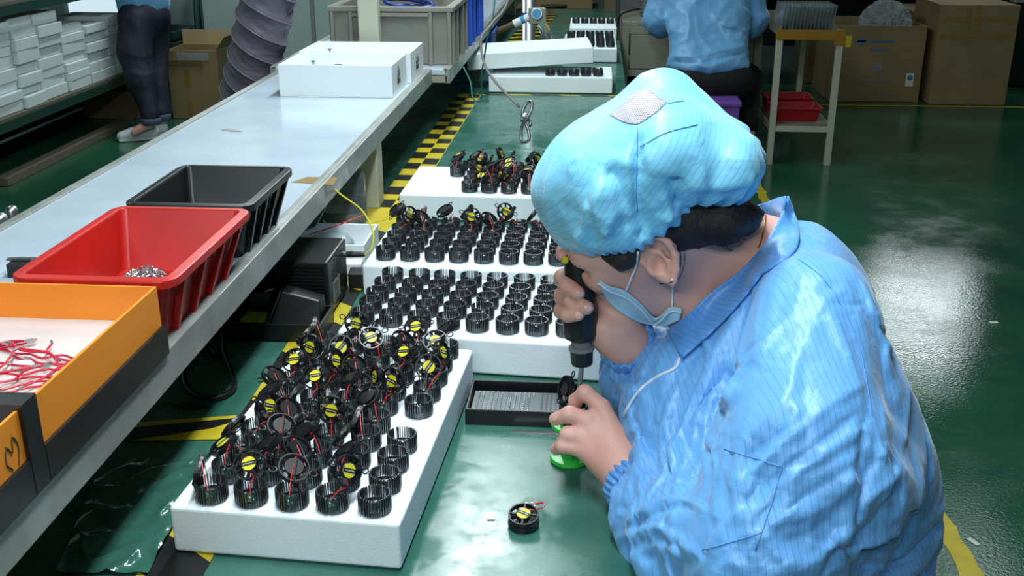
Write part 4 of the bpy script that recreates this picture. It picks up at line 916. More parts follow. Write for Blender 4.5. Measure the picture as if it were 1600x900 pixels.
b = MB().box((-2.66, 6.9265, .42), (.22, .002, .05)); b.build('torn_tape', 'clear_bag', lc)
# ================================================================ soft bodies: signed distance shapes turned into meshes
class SDF:
    def __init__(s, lo, hi, h):
        s.lo = np.array(lo, float); s.h = h; s.n = np.ceil((np.array(hi)-s.lo)/h).astype(int)+1
        s.F = np.full(s.n, 0.06, np.float32)
    def _sl(s, lo, hi):
        a = np.clip(np.floor((np.array(lo)-s.lo)/s.h).astype(int), 0, s.n); b = np.clip(np.ceil((np.array(hi)-s.lo)/s.h).astype(int)+1, 0, s.n)
        if (b <= a).any(): return None
        ax = [s.lo[i]+s.h*np.arange(a[i], b[i]) for i in range(3)]
        X, Y, Z = np.meshgrid(*ax, indexing='ij', sparse=True); return (slice(a[0], b[0]), slice(a[1], b[1]), slice(a[2], b[2])), X, Y, Z
    def _mix(s, sl, d, k, op):
        A = s.F[sl]; d = d.astype(np.float32)
        if op == 'sub': d = -d; r = np.maximum(A, d); hh = np.maximum(k-np.abs(A-d), 0)/max(k, 1e-6); s.F[sl] = r+hh*hh*k*.25
        else: r = np.minimum(A, d); hh = np.maximum(k-np.abs(A-d), 0)/max(k, 1e-6); s.F[sl] = r-hh*hh*k*.25
    def cap(s, a, b, ra, rb, k=.01, op='add'):
        a, b = np.array(a, float), np.array(b, float); m = max(ra, rb)+k+3*s.h
        q = s._sl(np.minimum(a, b)-m, np.maximum(a, b)+m)
        if q is None: return s
        sl, X, Y, Z = q; d = b-a; L = max(d@d, 1e-12); t = np.clip(((X-a[0])*d[0]+(Y-a[1])*d[1]+(Z-a[2])*d[2])/L, 0, 1)
        D = np.sqrt((X-a[0]-t*d[0])**2+(Y-a[1]-t*d[1])**2+(Z-a[2]-t*d[2])**2)-(ra+t*(rb-ra)); s._mix(sl, D, k, op); return s
    def chain(s, pts, rs, k=.01, op='add'):
        for i in range(len(pts)-1): s.cap(pts[i], pts[i+1], rs[i], rs[i+1], k, op)
        return s
    def ell(s, c, r, k=.01, axes=None, op='add'):
        c = np.array(c, float); m = max(r)+k+3*s.h; q = s._sl(c-m, c+m)
        if q is None: return s
        sl, X, Y, Z = q; A = np.eye(3) if axes is None else np.array([list(v) for v in axes], float); x, y, z = X-c[0], Y-c[1], Z-c[2]
        u = [A[i][0]*x+A[i][1]*y+A[i][2]*z for i in range(3)]
        k0 = np.sqrt(sum((u[i]/r[i])**2 for i in range(3))); k1 = np.sqrt(sum((u[i]/r[i]**2)**2 for i in range(3)))
        s._mix(sl, k0*(k0-1)/np.maximum(k1, 1e-9), k, op); return s
    def plane(s, p, n, k=.004):   # keep the side the normal points to
        q = s._sl(s.lo, s.lo+s.h*s.n); sl, X, Y, Z = q; d = -((X-p[0])*n[0]+(Y-p[1])*n[1]+(Z-p[2])*n[2])
        A = s.F; r = np.maximum(A, d.astype(np.float32)); hh = np.maximum(k-np.abs(A-d), 0)/k; s.F = (r+hh*hh*k*.25).astype(np.float32); return s
    def mesh(s, smooth=1):
        F = s.F; h = s.h; S_ = F < 0; n = F.shape
        mixed = np.zeros(tuple(x-1 for x in n), np.int8)
        for i in (0, 1):
            for j in (0, 1):
                for k in (0, 1): mixed += S_[i:n[0]-1+i, j:n[1]-1+j, k:n[2]-1+k]
        cells = np.argwhere((mixed > 0) & (mixed < 8)); idx = np.full(mixed.shape, -1, np.int32); idx[tuple(cells.T)] = np.arange(len(cells))
        acc = np.zeros((len(cells), 3)); cnt = np.zeros(len(cells)); cor = [(i, j, k) for i in (0, 1) for j in (0, 1) for k in (0, 1)]
        V = {c: F[cells[:, 0]+c[0], cells[:, 1]+c[1], cells[:, 2]+c[2]] for c in cor}
        for c in cor:
            for ax in range(3):
                if c[ax] == 0:
                    e = list(c); e[ax] = 1; e = tuple(e); a, b = V[c], V[e]; m = (a < 0) != (b < 0); t = np.where(m, a/(a-b+1e-12), 0); p = np.repeat(np.array([c], float), len(cells), 0); p[:, ax] += t
                    acc[m] += p[m]; cnt[m] += 1
        P_ = s.lo+h*(cells+acc/np.maximum(cnt, 1)[:, None]); quads = []
        for ax in range(3):
            o = [i for i in range(3) if i != ax]; sl = [slice(None)]*3; sa = list(sl); sb = list(sl); sa[ax] = slice(0, n[ax]-1); sb[ax] = slice(1, n[ax])
            ch = np.argwhere(S_[tuple(sa)] != S_[tuple(sb)]); ok = (ch[:, o[0]] > 0) & (ch[:, o[1]] > 0) & (ch[:, o[0]] < n[o[0]]-1) & (ch[:, o[1]] < n[o[1]]-1); ch = ch[ok]
            fl = S_[tuple(sa)][tuple(ch.T)]; q = []
            for (d0, d1) in ((-1, -1), (0, -1), (0, 0), (-1, 0)):
                cc = ch.copy(); cc[:, o[0]] += d0; cc[:, o[1]] += d1; q.append(idx[tuple(cc.T)])
            q = np.stack(q, 1); f = fl ^ (ax == 1); q[~f] = q[~f][:, ::-1]; quads.append(q)
        Q = np.concatenate(quads); Q = Q[(Q >= 0).all(1)]
        E = np.concatenate([Q[:, [0, 1]], Q[:, [1, 2]], Q[:, [2, 3]], Q[:, [3, 0]]])
        s.E = E; P_ = lap(P_, E, smooth); return P_, Q
def lap(P_, E, n, lam=.5):
    for _ in range(n):
        a = np.zeros_like(P_); c = np.zeros(len(P_))
        for i in range(3): a[:, i] = np.bincount(E[:, 0], P_[E[:, 1], i], len(P_))+np.bincount(E[:, 1], P_[E[:, 0], i], len(P_))
        c = np.bincount(E[:, 0], minlength=len(P_))+np.bincount(E[:, 1], minlength=len(P_)); P_ = P_+lam*(a/np.maximum(c, 1)[:, None]-P_)
    return P_
def vnormals(P_, Q):
    n = np.cross(P_[Q[:, 2]]-P_[Q[:, 0]], P_[Q[:, 3]]-P_[Q[:, 1]]); N = np.zeros_like(P_)
    for k in range(4):
        for i in range(3): N[:, i] += np.bincount(Q[:, k], n[:, i], len(P_))
    return N/np.maximum(np.linalg.norm(N, axis=1), 1e-12)[:, None]
def npmesh(name, P_, Q, material, parent=None, smooth=True):
    me = bpy.data.meshes.new(name); V = P_
    if parent is not None: inv = np.array(pmat(parent).inverted()); V = P_@inv[:3, :3].T+inv[:3, 3]
    me.from_pydata(V.tolist(), [], Q.tolist()); me.validate(); me.update()
    o = bpy.data.objects.new(name, me); COL.objects.link(o); me.materials.append(M[material] if isinstance(material, str) else material)
    if parent is not None: o.parent = parent
    if smooth: me.polygons.foreach_set('use_smooth', [True]*len(me.polygons))
    return o
def bvh(*pq):
    vs, fs = [], []
    for P_, Q in pq: o = len(vs); vs += [tuple(p) for p in P_]; fs += [tuple(int(i)+o for i in q) for q in Q]
    return BVHTree.FromPolygons(vs, fs)
def hit(tree, px, py):
    d = ray(px, py).normalized(); l, n, i, ds = tree.ray_cast(CAM, d); return (l, n) if l is not None else (None, None)
def polydist(P_, line):
    """distance of every vertex to a 3D polyline, and the position along it (0..1)"""
    best = np.full(len(P_), 9.); tt = np.zeros(len(P_)); m = len(line)-1
    for i in range(m):
        a, b = np.array(line[i]), np.array(line[i+1]); d = b-a; t = np.clip((P_-a)@d/max(d@d, 1e-12), 0, 1); D = np.linalg.norm(P_-a-t[:, None]*d, axis=1); u = D < best; best[u] = D[u]; tt[u] = (i+t[u])/m
    return best, tt
def folds(P_, Q, lines, tree=None):
    """lines: (polyline measured on the cloth, height, width) -> folds pressed into the cloth: steep on one side, easy on the other"""
    tree = tree or bvh((P_, Q)); N = vnormals(P_, Q); D = np.zeros(len(P_))
    for q, ln in enumerate(lines):
        pts, hgt, wid = ln[:3]
        L = [hit(tree, *p)[0] for p in ([tuple(v)[:2] for v in spline([(x, y, 0) for x, y in pts], 4)] if len(pts) > 2 else pts)]; L = [v for v in L if v is not None]
        if len(L) < 2: continue
        A = np.array([list(v) for v in L]); lo, hi = A.min(0)-wid*5, A.max(0)+wid*5; m = np.where(((P_ > lo) & (P_ < hi)).all(1))[0]
        if not len(m): continue
        X = P_[m]; best = np.full(len(m), 9.); tt = np.zeros(len(m)); sd = np.zeros(len(m))
        for i in range(len(A)-1):
            a, d = A[i], A[i+1]-A[i]; t = np.clip((X-a)@d/max(d@d, 1e-12), 0, 1); R = X-a-t[:, None]*d; dd = np.linalg.norm(R, axis=1); u = dd < best
            side = np.einsum('ij,ij->i', np.cross(N[m], np.broadcast_to(d, R.shape)), R); best[u] = dd[u]; tt[u] = (i+t[u])/(len(A)-1); sd[u] = side[u]
        w_ = wid*np.where((sd > 0) == (q % 2 == 0), 1.7, .62); f = np.exp(-np.sqrt((best/w_)**2+.05)+.22)
        D[m] += hgt*f*np.clip(np.minimum(tt, 1-tt)*5+.25, 0, 1)
    return P_+N*D[:, None]
def stray(poly, n, ang, ln, seed, h=.003, w_=.005):
    """short stray creases inside a picture region of the cloth"""
    r = random.Random(seed); xs = [p[0] for p in poly]; ys = [p[1] for p in poly]; out = []
    while len(out) < n:
        x, y = r.uniform(min(xs), max(xs)), r.uniform(min(ys), max(ys)); ins = False; k = len(poly)-1
        for i in range(len(poly)):
            if (poly[i][1] > y) != (poly[k][1] > y) and x < (poly[k][0]-poly[i][0])*(y-poly[i][1])/(poly[k][1]-poly[i][1])+poly[i][0]: ins = not ins
            k = i
        if not ins: continue
        a = math.radians(ang+r.gauss(0, 28)); l = ln*r.uniform(.5, 1.3); b = r.uniform(-.25, .25); dx, dy = math.cos(a), math.sin(a)
        out.append(([(x-dx*l/2, y-dy*l/2), (x-dy*l*b, y+dx*l*b), (x+dx*l/2, y+dy*l/2)], h*r.choice((1, 1, -1))*r.uniform(.5, 1.2), w_*r.uniform(.7, 1.4)))
    return out
def drape(tree, A, B, nu, nv, off, name, material, parent, thick=.0, blur=0, back=None):
    """a cloth strip between two rails measured on the picture, laid on the surface below at a small distance"""
    A, B = [[Vector((p[0], p[1], 0)) for p in R] for R in (A, B)]
    def rail(R, u):
        x = u*(len(R)-1); i = min(int(x), len(R)-2); return R[i].lerp(R[i+1], x-i)
    A, B = spline(A, 6) if len(A) > 2 else A, spline(B, 6) if len(B) > 2 else B
    Z_ = np.full((nu+1, nv+1), np.nan); px = np.zeros((nu+1, nv+1, 2))
    for i in range(nu+1):
        for j in range(nv+1):
            p = rail(A, i/nu).lerp(rail(B, i/nu), j/nv); px[i, j] = p[:2]; l, n = hit(tree, p.x, p.y)
            if l is not None: Z_[i, j] = (l-CAM).dot(FW)
    if np.isnan(Z_).any():
        for _ in range(200):
            bad = np.isnan(Z_)
            if not bad.any(): break
            pad_ = np.pad(Z_, 1, constant_values=np.nan); st = np.stack([pad_[:-2, 1:-1], pad_[2:, 1:-1], pad_[1:-1, :-2], pad_[1:-1, 2:]]); 
            with np.errstate(all='ignore'): mm = np.nanmean(st, 0)
            Z_[bad] = mm[bad]
    for _ in range(blur):
        p_ = np.pad(Z_, 1, mode='edge'); sm = (p_[:-2, 1:-1]+p_[2:, 1:-1]+p_[1:-1, :-2]+p_[1:-1, 2:]+4*Z_)/8; Z_ = np.minimum(sm, Z_) if back is None else sm
    Z_ = Z_-off
    V = np.array([[list(P(px[i, j, 0], px[i, j, 1], Z_[i, j])) for j in range(nv+1)] for i in range(nu+1)]).reshape(-1, 3)
    Q = np.array([[i*(nv+1)+j, (i+1)*(nv+1)+j, (i+1)*(nv+1)+j+1, i*(nv+1)+j+1] for i in range(nu) for j in range(nv)])
    o = npmesh(name, V, Q, material, parent)
    if thick: md = o.modifiers.new('solid', 'SOLIDIFY'); md.thickness = thick; md.offset = 0
    return o
def satin(name, rgb, pitch=.0062, axis=(1, 0, 0), rough=.42, light=None, deep=.72, sheen=.25):
    """blue anti-static cloth: fine dark carbon threads at a fixed pitch, satin gloss"""
    m = mat(name, rgb, rough, sheen=sheen); nt = m.node_tree; b = nt.nodes['Principled BSDF']; tc = [n for n in nt.nodes if n.type == 'TEX_COORD'][0]
    dp = nt.nodes.new('ShaderNodeVectorMath'); dp.operation = 'DOT_PRODUCT'; v = Vector(axis).normalized()/pitch; dp.inputs[1].default_value = v
    nz = nt.nodes.new('ShaderNodeTexNoise'); nz.inputs['Scale'].default_value = 9; nz.inputs['Detail'].default_value = 2
    ad = nt.nodes.new('ShaderNodeMath'); ad.operation = 'MULTIPLY_ADD'; ad.inputs[1].default_value = .5
    fr = nt.nodes.new('ShaderNodeMath'); fr.operation = 'FRACT'; lt = nt.nodes.new('ShaderNodeMath'); lt.operation = 'LESS_THAN'; lt.inputs[1].default_value = .12
    mx = nt.nodes.new('ShaderNodeMix'); mx.data_type = 'RGBA'; c = lin(rgb); mx.inputs['A'].default_value = (*c, 1); mx.inputs['B'].default_value = (*[x*deep for x in c], 1)
    nt.links.new(tc.outputs['Object'], dp.inputs[0]); nt.links.new(tc.outputs['Object'], nz.inputs['Vector']); nt.links.new(nz.outputs[0], ad.inputs[0]); nt.links.new(dp.outputs['Value'], ad.inputs[2])
    nt.links.new(ad.outputs[0], fr.inputs[0]); nt.links.new(fr.outputs[0], lt.inputs[0]); ge = nt.nodes.new('ShaderNodeNewGeometry'); dn = nt.nodes.new('ShaderNodeVectorMath'); dn.operation = 'DOT_PRODUCT'; dn.inputs[1].default_value = Vector(axis).normalized(); ab = nt.nodes.new('ShaderNodeMath'); ab.operation = 'ABSOLUTE'
    mr = nt.nodes.new('ShaderNodeMapRange'); mr.inputs['From Min'].default_value = .62; mr.inputs['From Max'].default_value = .86; mr.inputs['To Min'].default_value = 1; mr.inputs['To Max'].default_value = 0; ml = nt.nodes.new('ShaderNodeMath'); ml.operation = 'MULTIPLY'
    nt.links.new(ge.outputs['Normal'], dn.inputs[0]); nt.links.new(dn.outputs['Value'], ab.inputs[0]); nt.links.new(ab.outputs[0], mr.inputs['Value']); nt.links.new(lt.outputs[0], ml.inputs[0]); nt.links.new(mr.outputs[0], ml.inputs[1]); nt.links.new(ml.outputs[0], mx.inputs['Factor']); nt.links.new(mx.outputs['Result'], b.inputs['Base Color'])
    n2 = nt.nodes.new('ShaderNodeTexNoise'); n2.inputs['Scale'].default_value = 45; n2.inputs['Detail'].default_value = 3; n2.inputs['Distortion'].default_value = 1.0
    bp = nt.nodes.new('ShaderNodeBump'); bp.inputs['Strength'].default_value = .22; bp.inputs['Distance'].default_value = .006
    nt.links.new(tc.outputs['Object'], n2.inputs['Vector']); nt.links.new(n2.outputs[0], bp.inputs['Height']); nt.links.new(bp.outputs[0], b.inputs['Normal'])
    return m
def crumple(P_, Q, amp, scale, seed=0, stretch=(1, 1, 1), power=1.0):
    N = vnormals(P_, Q); st = Vector(stretch); so = Vector((seed*3.1, seed*1.7, seed*.9))
    d = np.array([(1-2*abs(noise.noise(Vector((p[0]*st.x, p[1]*st.y, p[2]*st.z))*scale+so)))+.4*(1-2*abs(noise.noise(Vector((p[0]*st.x, p[1]*st.y, p[2]*st.z))*scale*2.3+so))) for p in P_])
    return P_+N*(amp*(d-d.mean()))[:, None]

def settle(P_, Q, inner, grow=.08, frames=22, pin=None, mass=.12, bend=.35, grav=.35, quality=5):
    """let the cloth hang and buckle over the body under it, then keep the settled shape"""
    import time
    me = bpy.data.meshes.new('cloth_tmp'); me.from_pydata(P_.tolist(), [], Q.tolist()); o = bpy.data.objects.new('cloth_tmp', me); COL.objects.link(o)
    mi = bpy.data.meshes.new('inner_tmp'); mi.from_pydata(inner[0].tolist(), [], inner[1].tolist()); oi = bpy.data.objects.new('inner_tmp', mi); COL.objects.link(oi)
    oi.modifiers.new('c', 'COLLISION'); oi.collision.thickness_outer = .002; oi.collision.cloth_friction = 12; oi.collision.damping = .5
    md = o.modifiers.new('c', 'CLOTH'); c = md.settings; c.quality = quality; c.mass = mass; c.air_damping = 4
    c.tension_stiffness = 18; c.compression_stiffness = 18; c.shear_stiffness = 8; c.bending_stiffness = bend; c.tension_damping = c.compression_damping = c.shear_damping = 12; c.bending_damping = .8
    c.shrink_min = -grow; c.effector_weights.gravity = grav; md.collision_settings.use_collision = True; md.collision_settings.distance_min = .002; md.collision_settings.collision_quality = 2
    if pin is not None:
        g = o.vertex_groups.new(name='pin')
        for i in np.where(pin > .01)[0]: g.add([int(i)], float(pin[i]), 'REPLACE')
        c.vertex_group_mass = 'pin'; c.pin_stiffness = 1.0
    md.point_cache.frame_start = 1; md.point_cache.frame_end = frames; t0 = time.time()
    for f in range(1, frames+1): S.frame_set(f); bpy.context.view_layer.update()
    ev = o.evaluated_get(bpy.context.evaluated_depsgraph_get()); co_ = np.zeros(len(ev.data.vertices)*3); ev.data.vertices.foreach_get('co', co_); S.frame_set(1)
    R_new = co_.reshape(-1, 3).copy(); print('settled', len(R_new), 'points in', round(time.time()-t0, 1), 's, moved', np.abs(R_new-P_).max())
    for x in (o, oi): m_ = x.data; bpy.data.objects.remove(x); bpy.data.meshes.remove(m_)
    return R_new if np.isfinite(R_new).all() and np.abs(R_new-P_).max() < .12 else P_
# ================================================================ the seated worker with the screwdriver
def R_(rpx, zc): return rpx*zc/F
Cv = lambda x, y, z: (RT*x - UP*y + FW*z).normalized()      # direction given as picture right, picture down, away
hF = Cv(-.88, .43, .18); hU = Cv(-.45, -.68, -.58); hU = (hU-hF*hU.dot(hF)).normalized(); hL = hF.cross(hU); hL = -hL if hL.dot(FW) > 0 else hL   # face, crown, left ear
HC = P(1006, 334, 1.245)                                     # middle of the skull
def H(f, u, l): return HC+hF*f+hU*u+hL*l                     # metres in the head's own directions
body = SDF((-.10, .84, .74), (.50, 1.58, 1.24), .0023)
# skull, face, jaw, neck
ax = (hF, hU, hL)
body.ell(H(0, .012, 0), (.094, .088, .076), .02, ax)
body.ell(H(.030, -.035, 0), (.066, .075, .063), .03, ax)
body.ell(H(.045, -.085, 0), (.044, .036, .046), .03, ax)      # jaw and chin
body.cap(H(.080, .005, -.03), H(.080, .005, .03), .016, .016, .02)   # brow
body.chain([H(.088, -.012, 0), H(.104, -.040, 0)], [.008, .012], .012)  # nose
for sgn in (-1, 1):
    body.ell(H(.078, -.028, sgn*.034), (.018, .018, .022), .015, ax)     # cheek bone
    body.ell(H(.089, -.010, sgn*.032), (.010, .009, .014), .008, ax, 'sub')   # eye socket
    body.ell(H(.080, -.011, sgn*.032), (.011, .010, .013), .004, ax)      # closed lid
body.ell(H(.086, -.072, 0), (.012, .010, .022), .01, ax)      # lips
nk = P(1198, 412, 1.29)
body.cap(H(-.03, -.045, 0), nk, .052, .050, .03)
body.cap(H(.01, -.07, .0), P(1115, 495, 1.30), .044, .050, .03)
# torso core and arms inside the coat, so that the body is one piece
body.chain([nk, P(1225, 570, 1.27), P(1235, 800, 1.2)], [.050, .07, .10], .03)
body.cap(P(1262, 500, 1.15), P(1168, 490, 1.38), .042, .042, .03)
EL, WL = P(1195, 858, 1.035), P(990, 757, 1.262)
body.chain([P(1265, 490, 1.13), P(1262, 700, 1.04), EL], [.040, .036, .033], .03)
body.chain([EL, WL.lerp(EL, .4), WL], [.033, .031, .0265], .02)
ERt, WR = P(1055, 640, 1.46), P(982, 539, 1.318)
body.chain([P(1165, 470, 1.38), ERt], [.048, .042], .03); body.chain([ERt, WR], [.042, .027], .02)
# left ear
E0 = P(1030, 410, 1.188); eA = Cv(-.52, -.83, -.1); eB = Cv(.83, -.50, -.25); eN = -FW
def EP(a, b, o=0): return E0+eA*a+eB*b+eN*o
body.ell(EP(0, .002, -.006), (.028, .016, .009), .008, (eA, eB, eN))
hel = [EP(-.004, -.014, .0), EP(.010, -.016, .003), EP(.024, -.011, .006), EP(.030, .002, .008), EP(.026, .014, .009), EP(.014, .019, .010), EP(-.002, .018, .009), EP(-.016, .011, .006), EP(-.027, .001, .003)]
body.chain(hel, [.0032, .0034, .0038, .004, .0042, .0042, .004, .0044, .0055], .003)
body.ell(EP(-.003, -.003, .006), (.010, .0075, .008), .004, (eA, eB, eN), 'sub')
body.ell(EP(.016, .003, .008), (.0085, .0065, .0055), .003, (eA, eB, eN), 'sub')
body.chain([EP(.018, -.006, .003), EP(.010, .006, .004), EP(-.004, .009, .004), EP(-.013, .004, .003)], [.0026]*4, .003)
body.ell(EP(-.004, -.013, .002), (.007, .0035, .004), .003, (eA, eB, eN))
# left hand: back of the hand towards the camera, fingers curled over the green disc
def hp(q): return P(*q)
KN = [(941, 637, 1.292), (918, 657, 1.288), (906, 680, 1.286), (905, 701, 1.286)]
for kx, r_ in zip(KN, (.0105, .0108, .0102, .0095)): body.cap(hp((968+.25*(kx[0]-920), 722+.35*(kx[1]-670), 1.275)), hp(kx), .0175, r_, .012)
body.cap(WL, hp((958, 715, 1.285)), .0255, .027, .02); body.cap(hp((958, 715, 1.292)), hp((930, 680, 1.302)), .024, .016, .015)
FG = [([KN[0], (914, 613, 1.296), (899, 626, 1.312), (897, 640, 1.322)], [.0104, .0094, .0084, .0076]),
      ([KN[1], (890, 647, 1.288), (868, 655, 1.303)], [.0108, .0098, .0085]),
      ([KN[2], (887, 679, 1.288), (880, 688, 1.308)], [.0104, .0096, .0086]),
      ([KN[3], (880, 697, 1.289), (869, 702, 1.306)], [.0095, .0088, .0078]),
      ([(955, 700, 1.30), (925, 672, 1.33), (905, 650, 1.343)], [.016, .0115, .0095])]
for pts, rs in FG: body.chain([hp(q) for q in pts], rs, .0045)
# right hand closed around the screwdriver: knuckles behind, finger tips coming round to the front
DT, DB = P(904, 402, 1.262), P(908, 529, 1.296)
body.cap(WR, P(957, 517, 1.306), .026, .025, .015); body.cap(P(957, 517, 1.306), P(951, 452, 1.315), .026, .022, .02); body.cap(P(975, 538, 1.312), P(942, 512, 1.292), .022, .016, .012)
RF = [([(946, 438, 1.325), (898, 424, 1.325), (879, 434, 1.297), (887, 446, 1.264), (903, 458, 1.248)], [.0115, .0108, .0106, .0100, .0086]),
      ([(950, 458, 1.328), (897, 452, 1.332), (879, 462, 1.302), (895, 472, 1.266), (917, 481, 1.251)], [.0115, .0108, .0104, .0100, .0086]),
      ([(952, 480, 1.328), (898, 478, 1.335), (878, 486, 1.306), (889, 492, 1.274), (903, 492, 1.259)], [.0108, .0102, .0099, .0092, .0080]),
      ([(951, 440, 1.318), (905, 404, 1.322), (882, 392, 1.292), (878, 398, 1.275)], [.0108, .0100, .0092, .0082]),
      ([(962, 478, 1.300), (950, 452, 1.276), (927, 438, 1.256)], [.015, .0125, .0100])]
for pts, rs in RF: body.chain([hp(q) for q in pts], rs, .0045)
BP, BQ = body.mesh(1)
wk = npmesh('person', BP, BQ, 'skin')
tag(wk, 'worker in blue anti-static coat and cap driving a screw with an electric screwdriver', 'person')
# finger nails
def nail(q, wv, dirpx, ln=.0055, wd=.0045):
    c = hp(q); tr = bvh_body; l, n = hit(tr, q[0], q[1])
    if l is None: return
    d = Cv(*dirpx); d = (d-n*d.dot(n)).normalized(); s_ = n.cross(d); mb = MB(); m_ = Matrix((s_, d, n)).transposed().to_4x4()
    mb.lathe((0, 0, 0), [(.5, 0), (1, .02), (.9, .25), (.4, .4)], 12); mb.bm.transform(Matrix.Translation(l+n*.0001) @ m_ @ Matrix.Diagonal((wd, ln, .0018, 1))); mb.build('fingernail', 'nail', wk, smooth=True)
bvh_body = bvh((BP, BQ))
for q, dr in (((906, 459), (.8, .5, 0)), ((919, 481.5), (.9, .25, 0)), ((904, 493), (.9, .1, 0)), ((866, 653), (-.9, .4, 0))): nail((*q, 1), None, dr)
# ---------------------------------------------------------------- coat
COAT = satin('coat_cloth', (104, 168, 230), axis=(1, .25, 0), pitch=.0064)
COATD = satin('collar_cloth', (88, 152, 222), axis=(.7, .5, .6), pitch=.0064)
CAPC = satin('cap_cloth', (128, 206, 240), axis=(.9, .2, -.55), pitch=.0064)
coat = SDF((-.06, .70, .56), (.56, 1.62, 1.22), .0062)
# trunk
for a, b, ra, rb in ((P(1238, 455, 1.27), P(1225, 640, 1.25), 112, 150), (P(1225, 640, 1.25), P(1215, 800, 1.21), 150, 172), (P(1215, 800, 1.21), P(1225, 1010, 1.17), 172, 180)):
    coat.cap(a, b, R_(ra, 1.25), R_(rb, 1.21), .03)
coat.cap(P(1275, 475, 1.155), P(1165, 470, 1.40), R_(84, 1.15), R_(80, 1.4), .04)
coat.ell(P(1092, 640, 1.30), (R_(112, 1.3), R_(105, 1.3), R_(112, 1.3)), .035, (RT, UP, FW))          # chest leaning over the table
coat.cap(P(1075, 600, 1.31), P(1085, 720, 1.27), R_(88, 1.3), R_(100, 1.3), .03)
coat.cap(P(1308, 560, 1.27), P(1325, 840, 1.22), R_(78, 1.27), R_(76, 1.22), .03)
coat.cap(P(1245, 400, 1.29), P(1300, 470, 1.27), R_(46, 1.29), R_(62, 1.27), .03)
coat.cap(P(1032, 552, 1.345), P(1075, 600, 1.32), R_(34, 1.34), R_(60, 1.32), .02)                      # rounded back
coat.cap(P(1222, 900, 1.17), P(1245, 1120, 1.20), R_(178, 1.17), R_(210, 1.2), .03)
# left sleeve
coat.chain([P(1272, 490, 1.12), P(1258, 690, 1.045), P(1190, 862, 1.03)], [R_(98, 1.12), R_(122, 1.05), R_(112, 1.03)], .022)
coat.chain([P(1190, 862, 1.03), P(1090, 830, 1.13), P(1025, 797, 1.21), P(1001, 765, 1.248)], [R_(112, 1.03), R_(88, 1.13), R_(64, 1.21), R_(45, 1.25)], .015)
coat.cap(P(1010, 820, 1.20), P(985, 835, 1.215), R_(36, 1.2), R_(22, 1.2), .02)                          # slack hanging under the forearm
# right sleeve
coat.chain([P(1165, 470, 1.39), P(1075, 620, 1.47), P(1010, 588, 1.37), P(990, 548, 1.330)], [R_(80, 1.4), R_(75, 1.47), R_(62, 1.37), R_(40, 1.33)], .02)
coat.cap(P(968, 578, 1.35), P(1000, 610, 1.37), R_(28, 1.35), R_(40, 1.37), .02)
# opening for the neck, cuffs hollowed at the ends
coat.chain([P(1050, 440, 1.20), P(1115, 425, 1.22), P(1190, 385, 1.25), P(1222, 315, 1.25)], [R_(60, 1.2), R_(50, 1.22), R_(44, 1.24), R_(42, 1.25)], .01, 'sub')
coat.cap(P(1254, 378, 1.265), P(1250, 376, 1.31), R_(30, 1.27), R_(30, 1.3), .02)
coat.cap(P(1018, 528, 1.37), P(1062, 560, 1.345), R_(32, 1.37), R_(46, 1.34), .02)
coat.cap(P(972, 738, 1.275), P(992, 757, 1.255), R_(32, 1.27), R_(34, 1.25), .006, 'sub')
coat.cap(P(950, 508, 1.30), P(980, 537, 1.318), R_(34, 1.30), R_(32, 1.32), .006, 'sub')
CP, CQ = coat.mesh(3)
inn = SDF(coat.lo, coat.lo+coat.h*2*((coat.n-1)//2), coat.h*2); inn.F = coat.F[::2, ::2, ::2][:inn.n[0], :inn.n[1], :inn.n[2]]+.007; IP, IQ = inn.mesh(1)
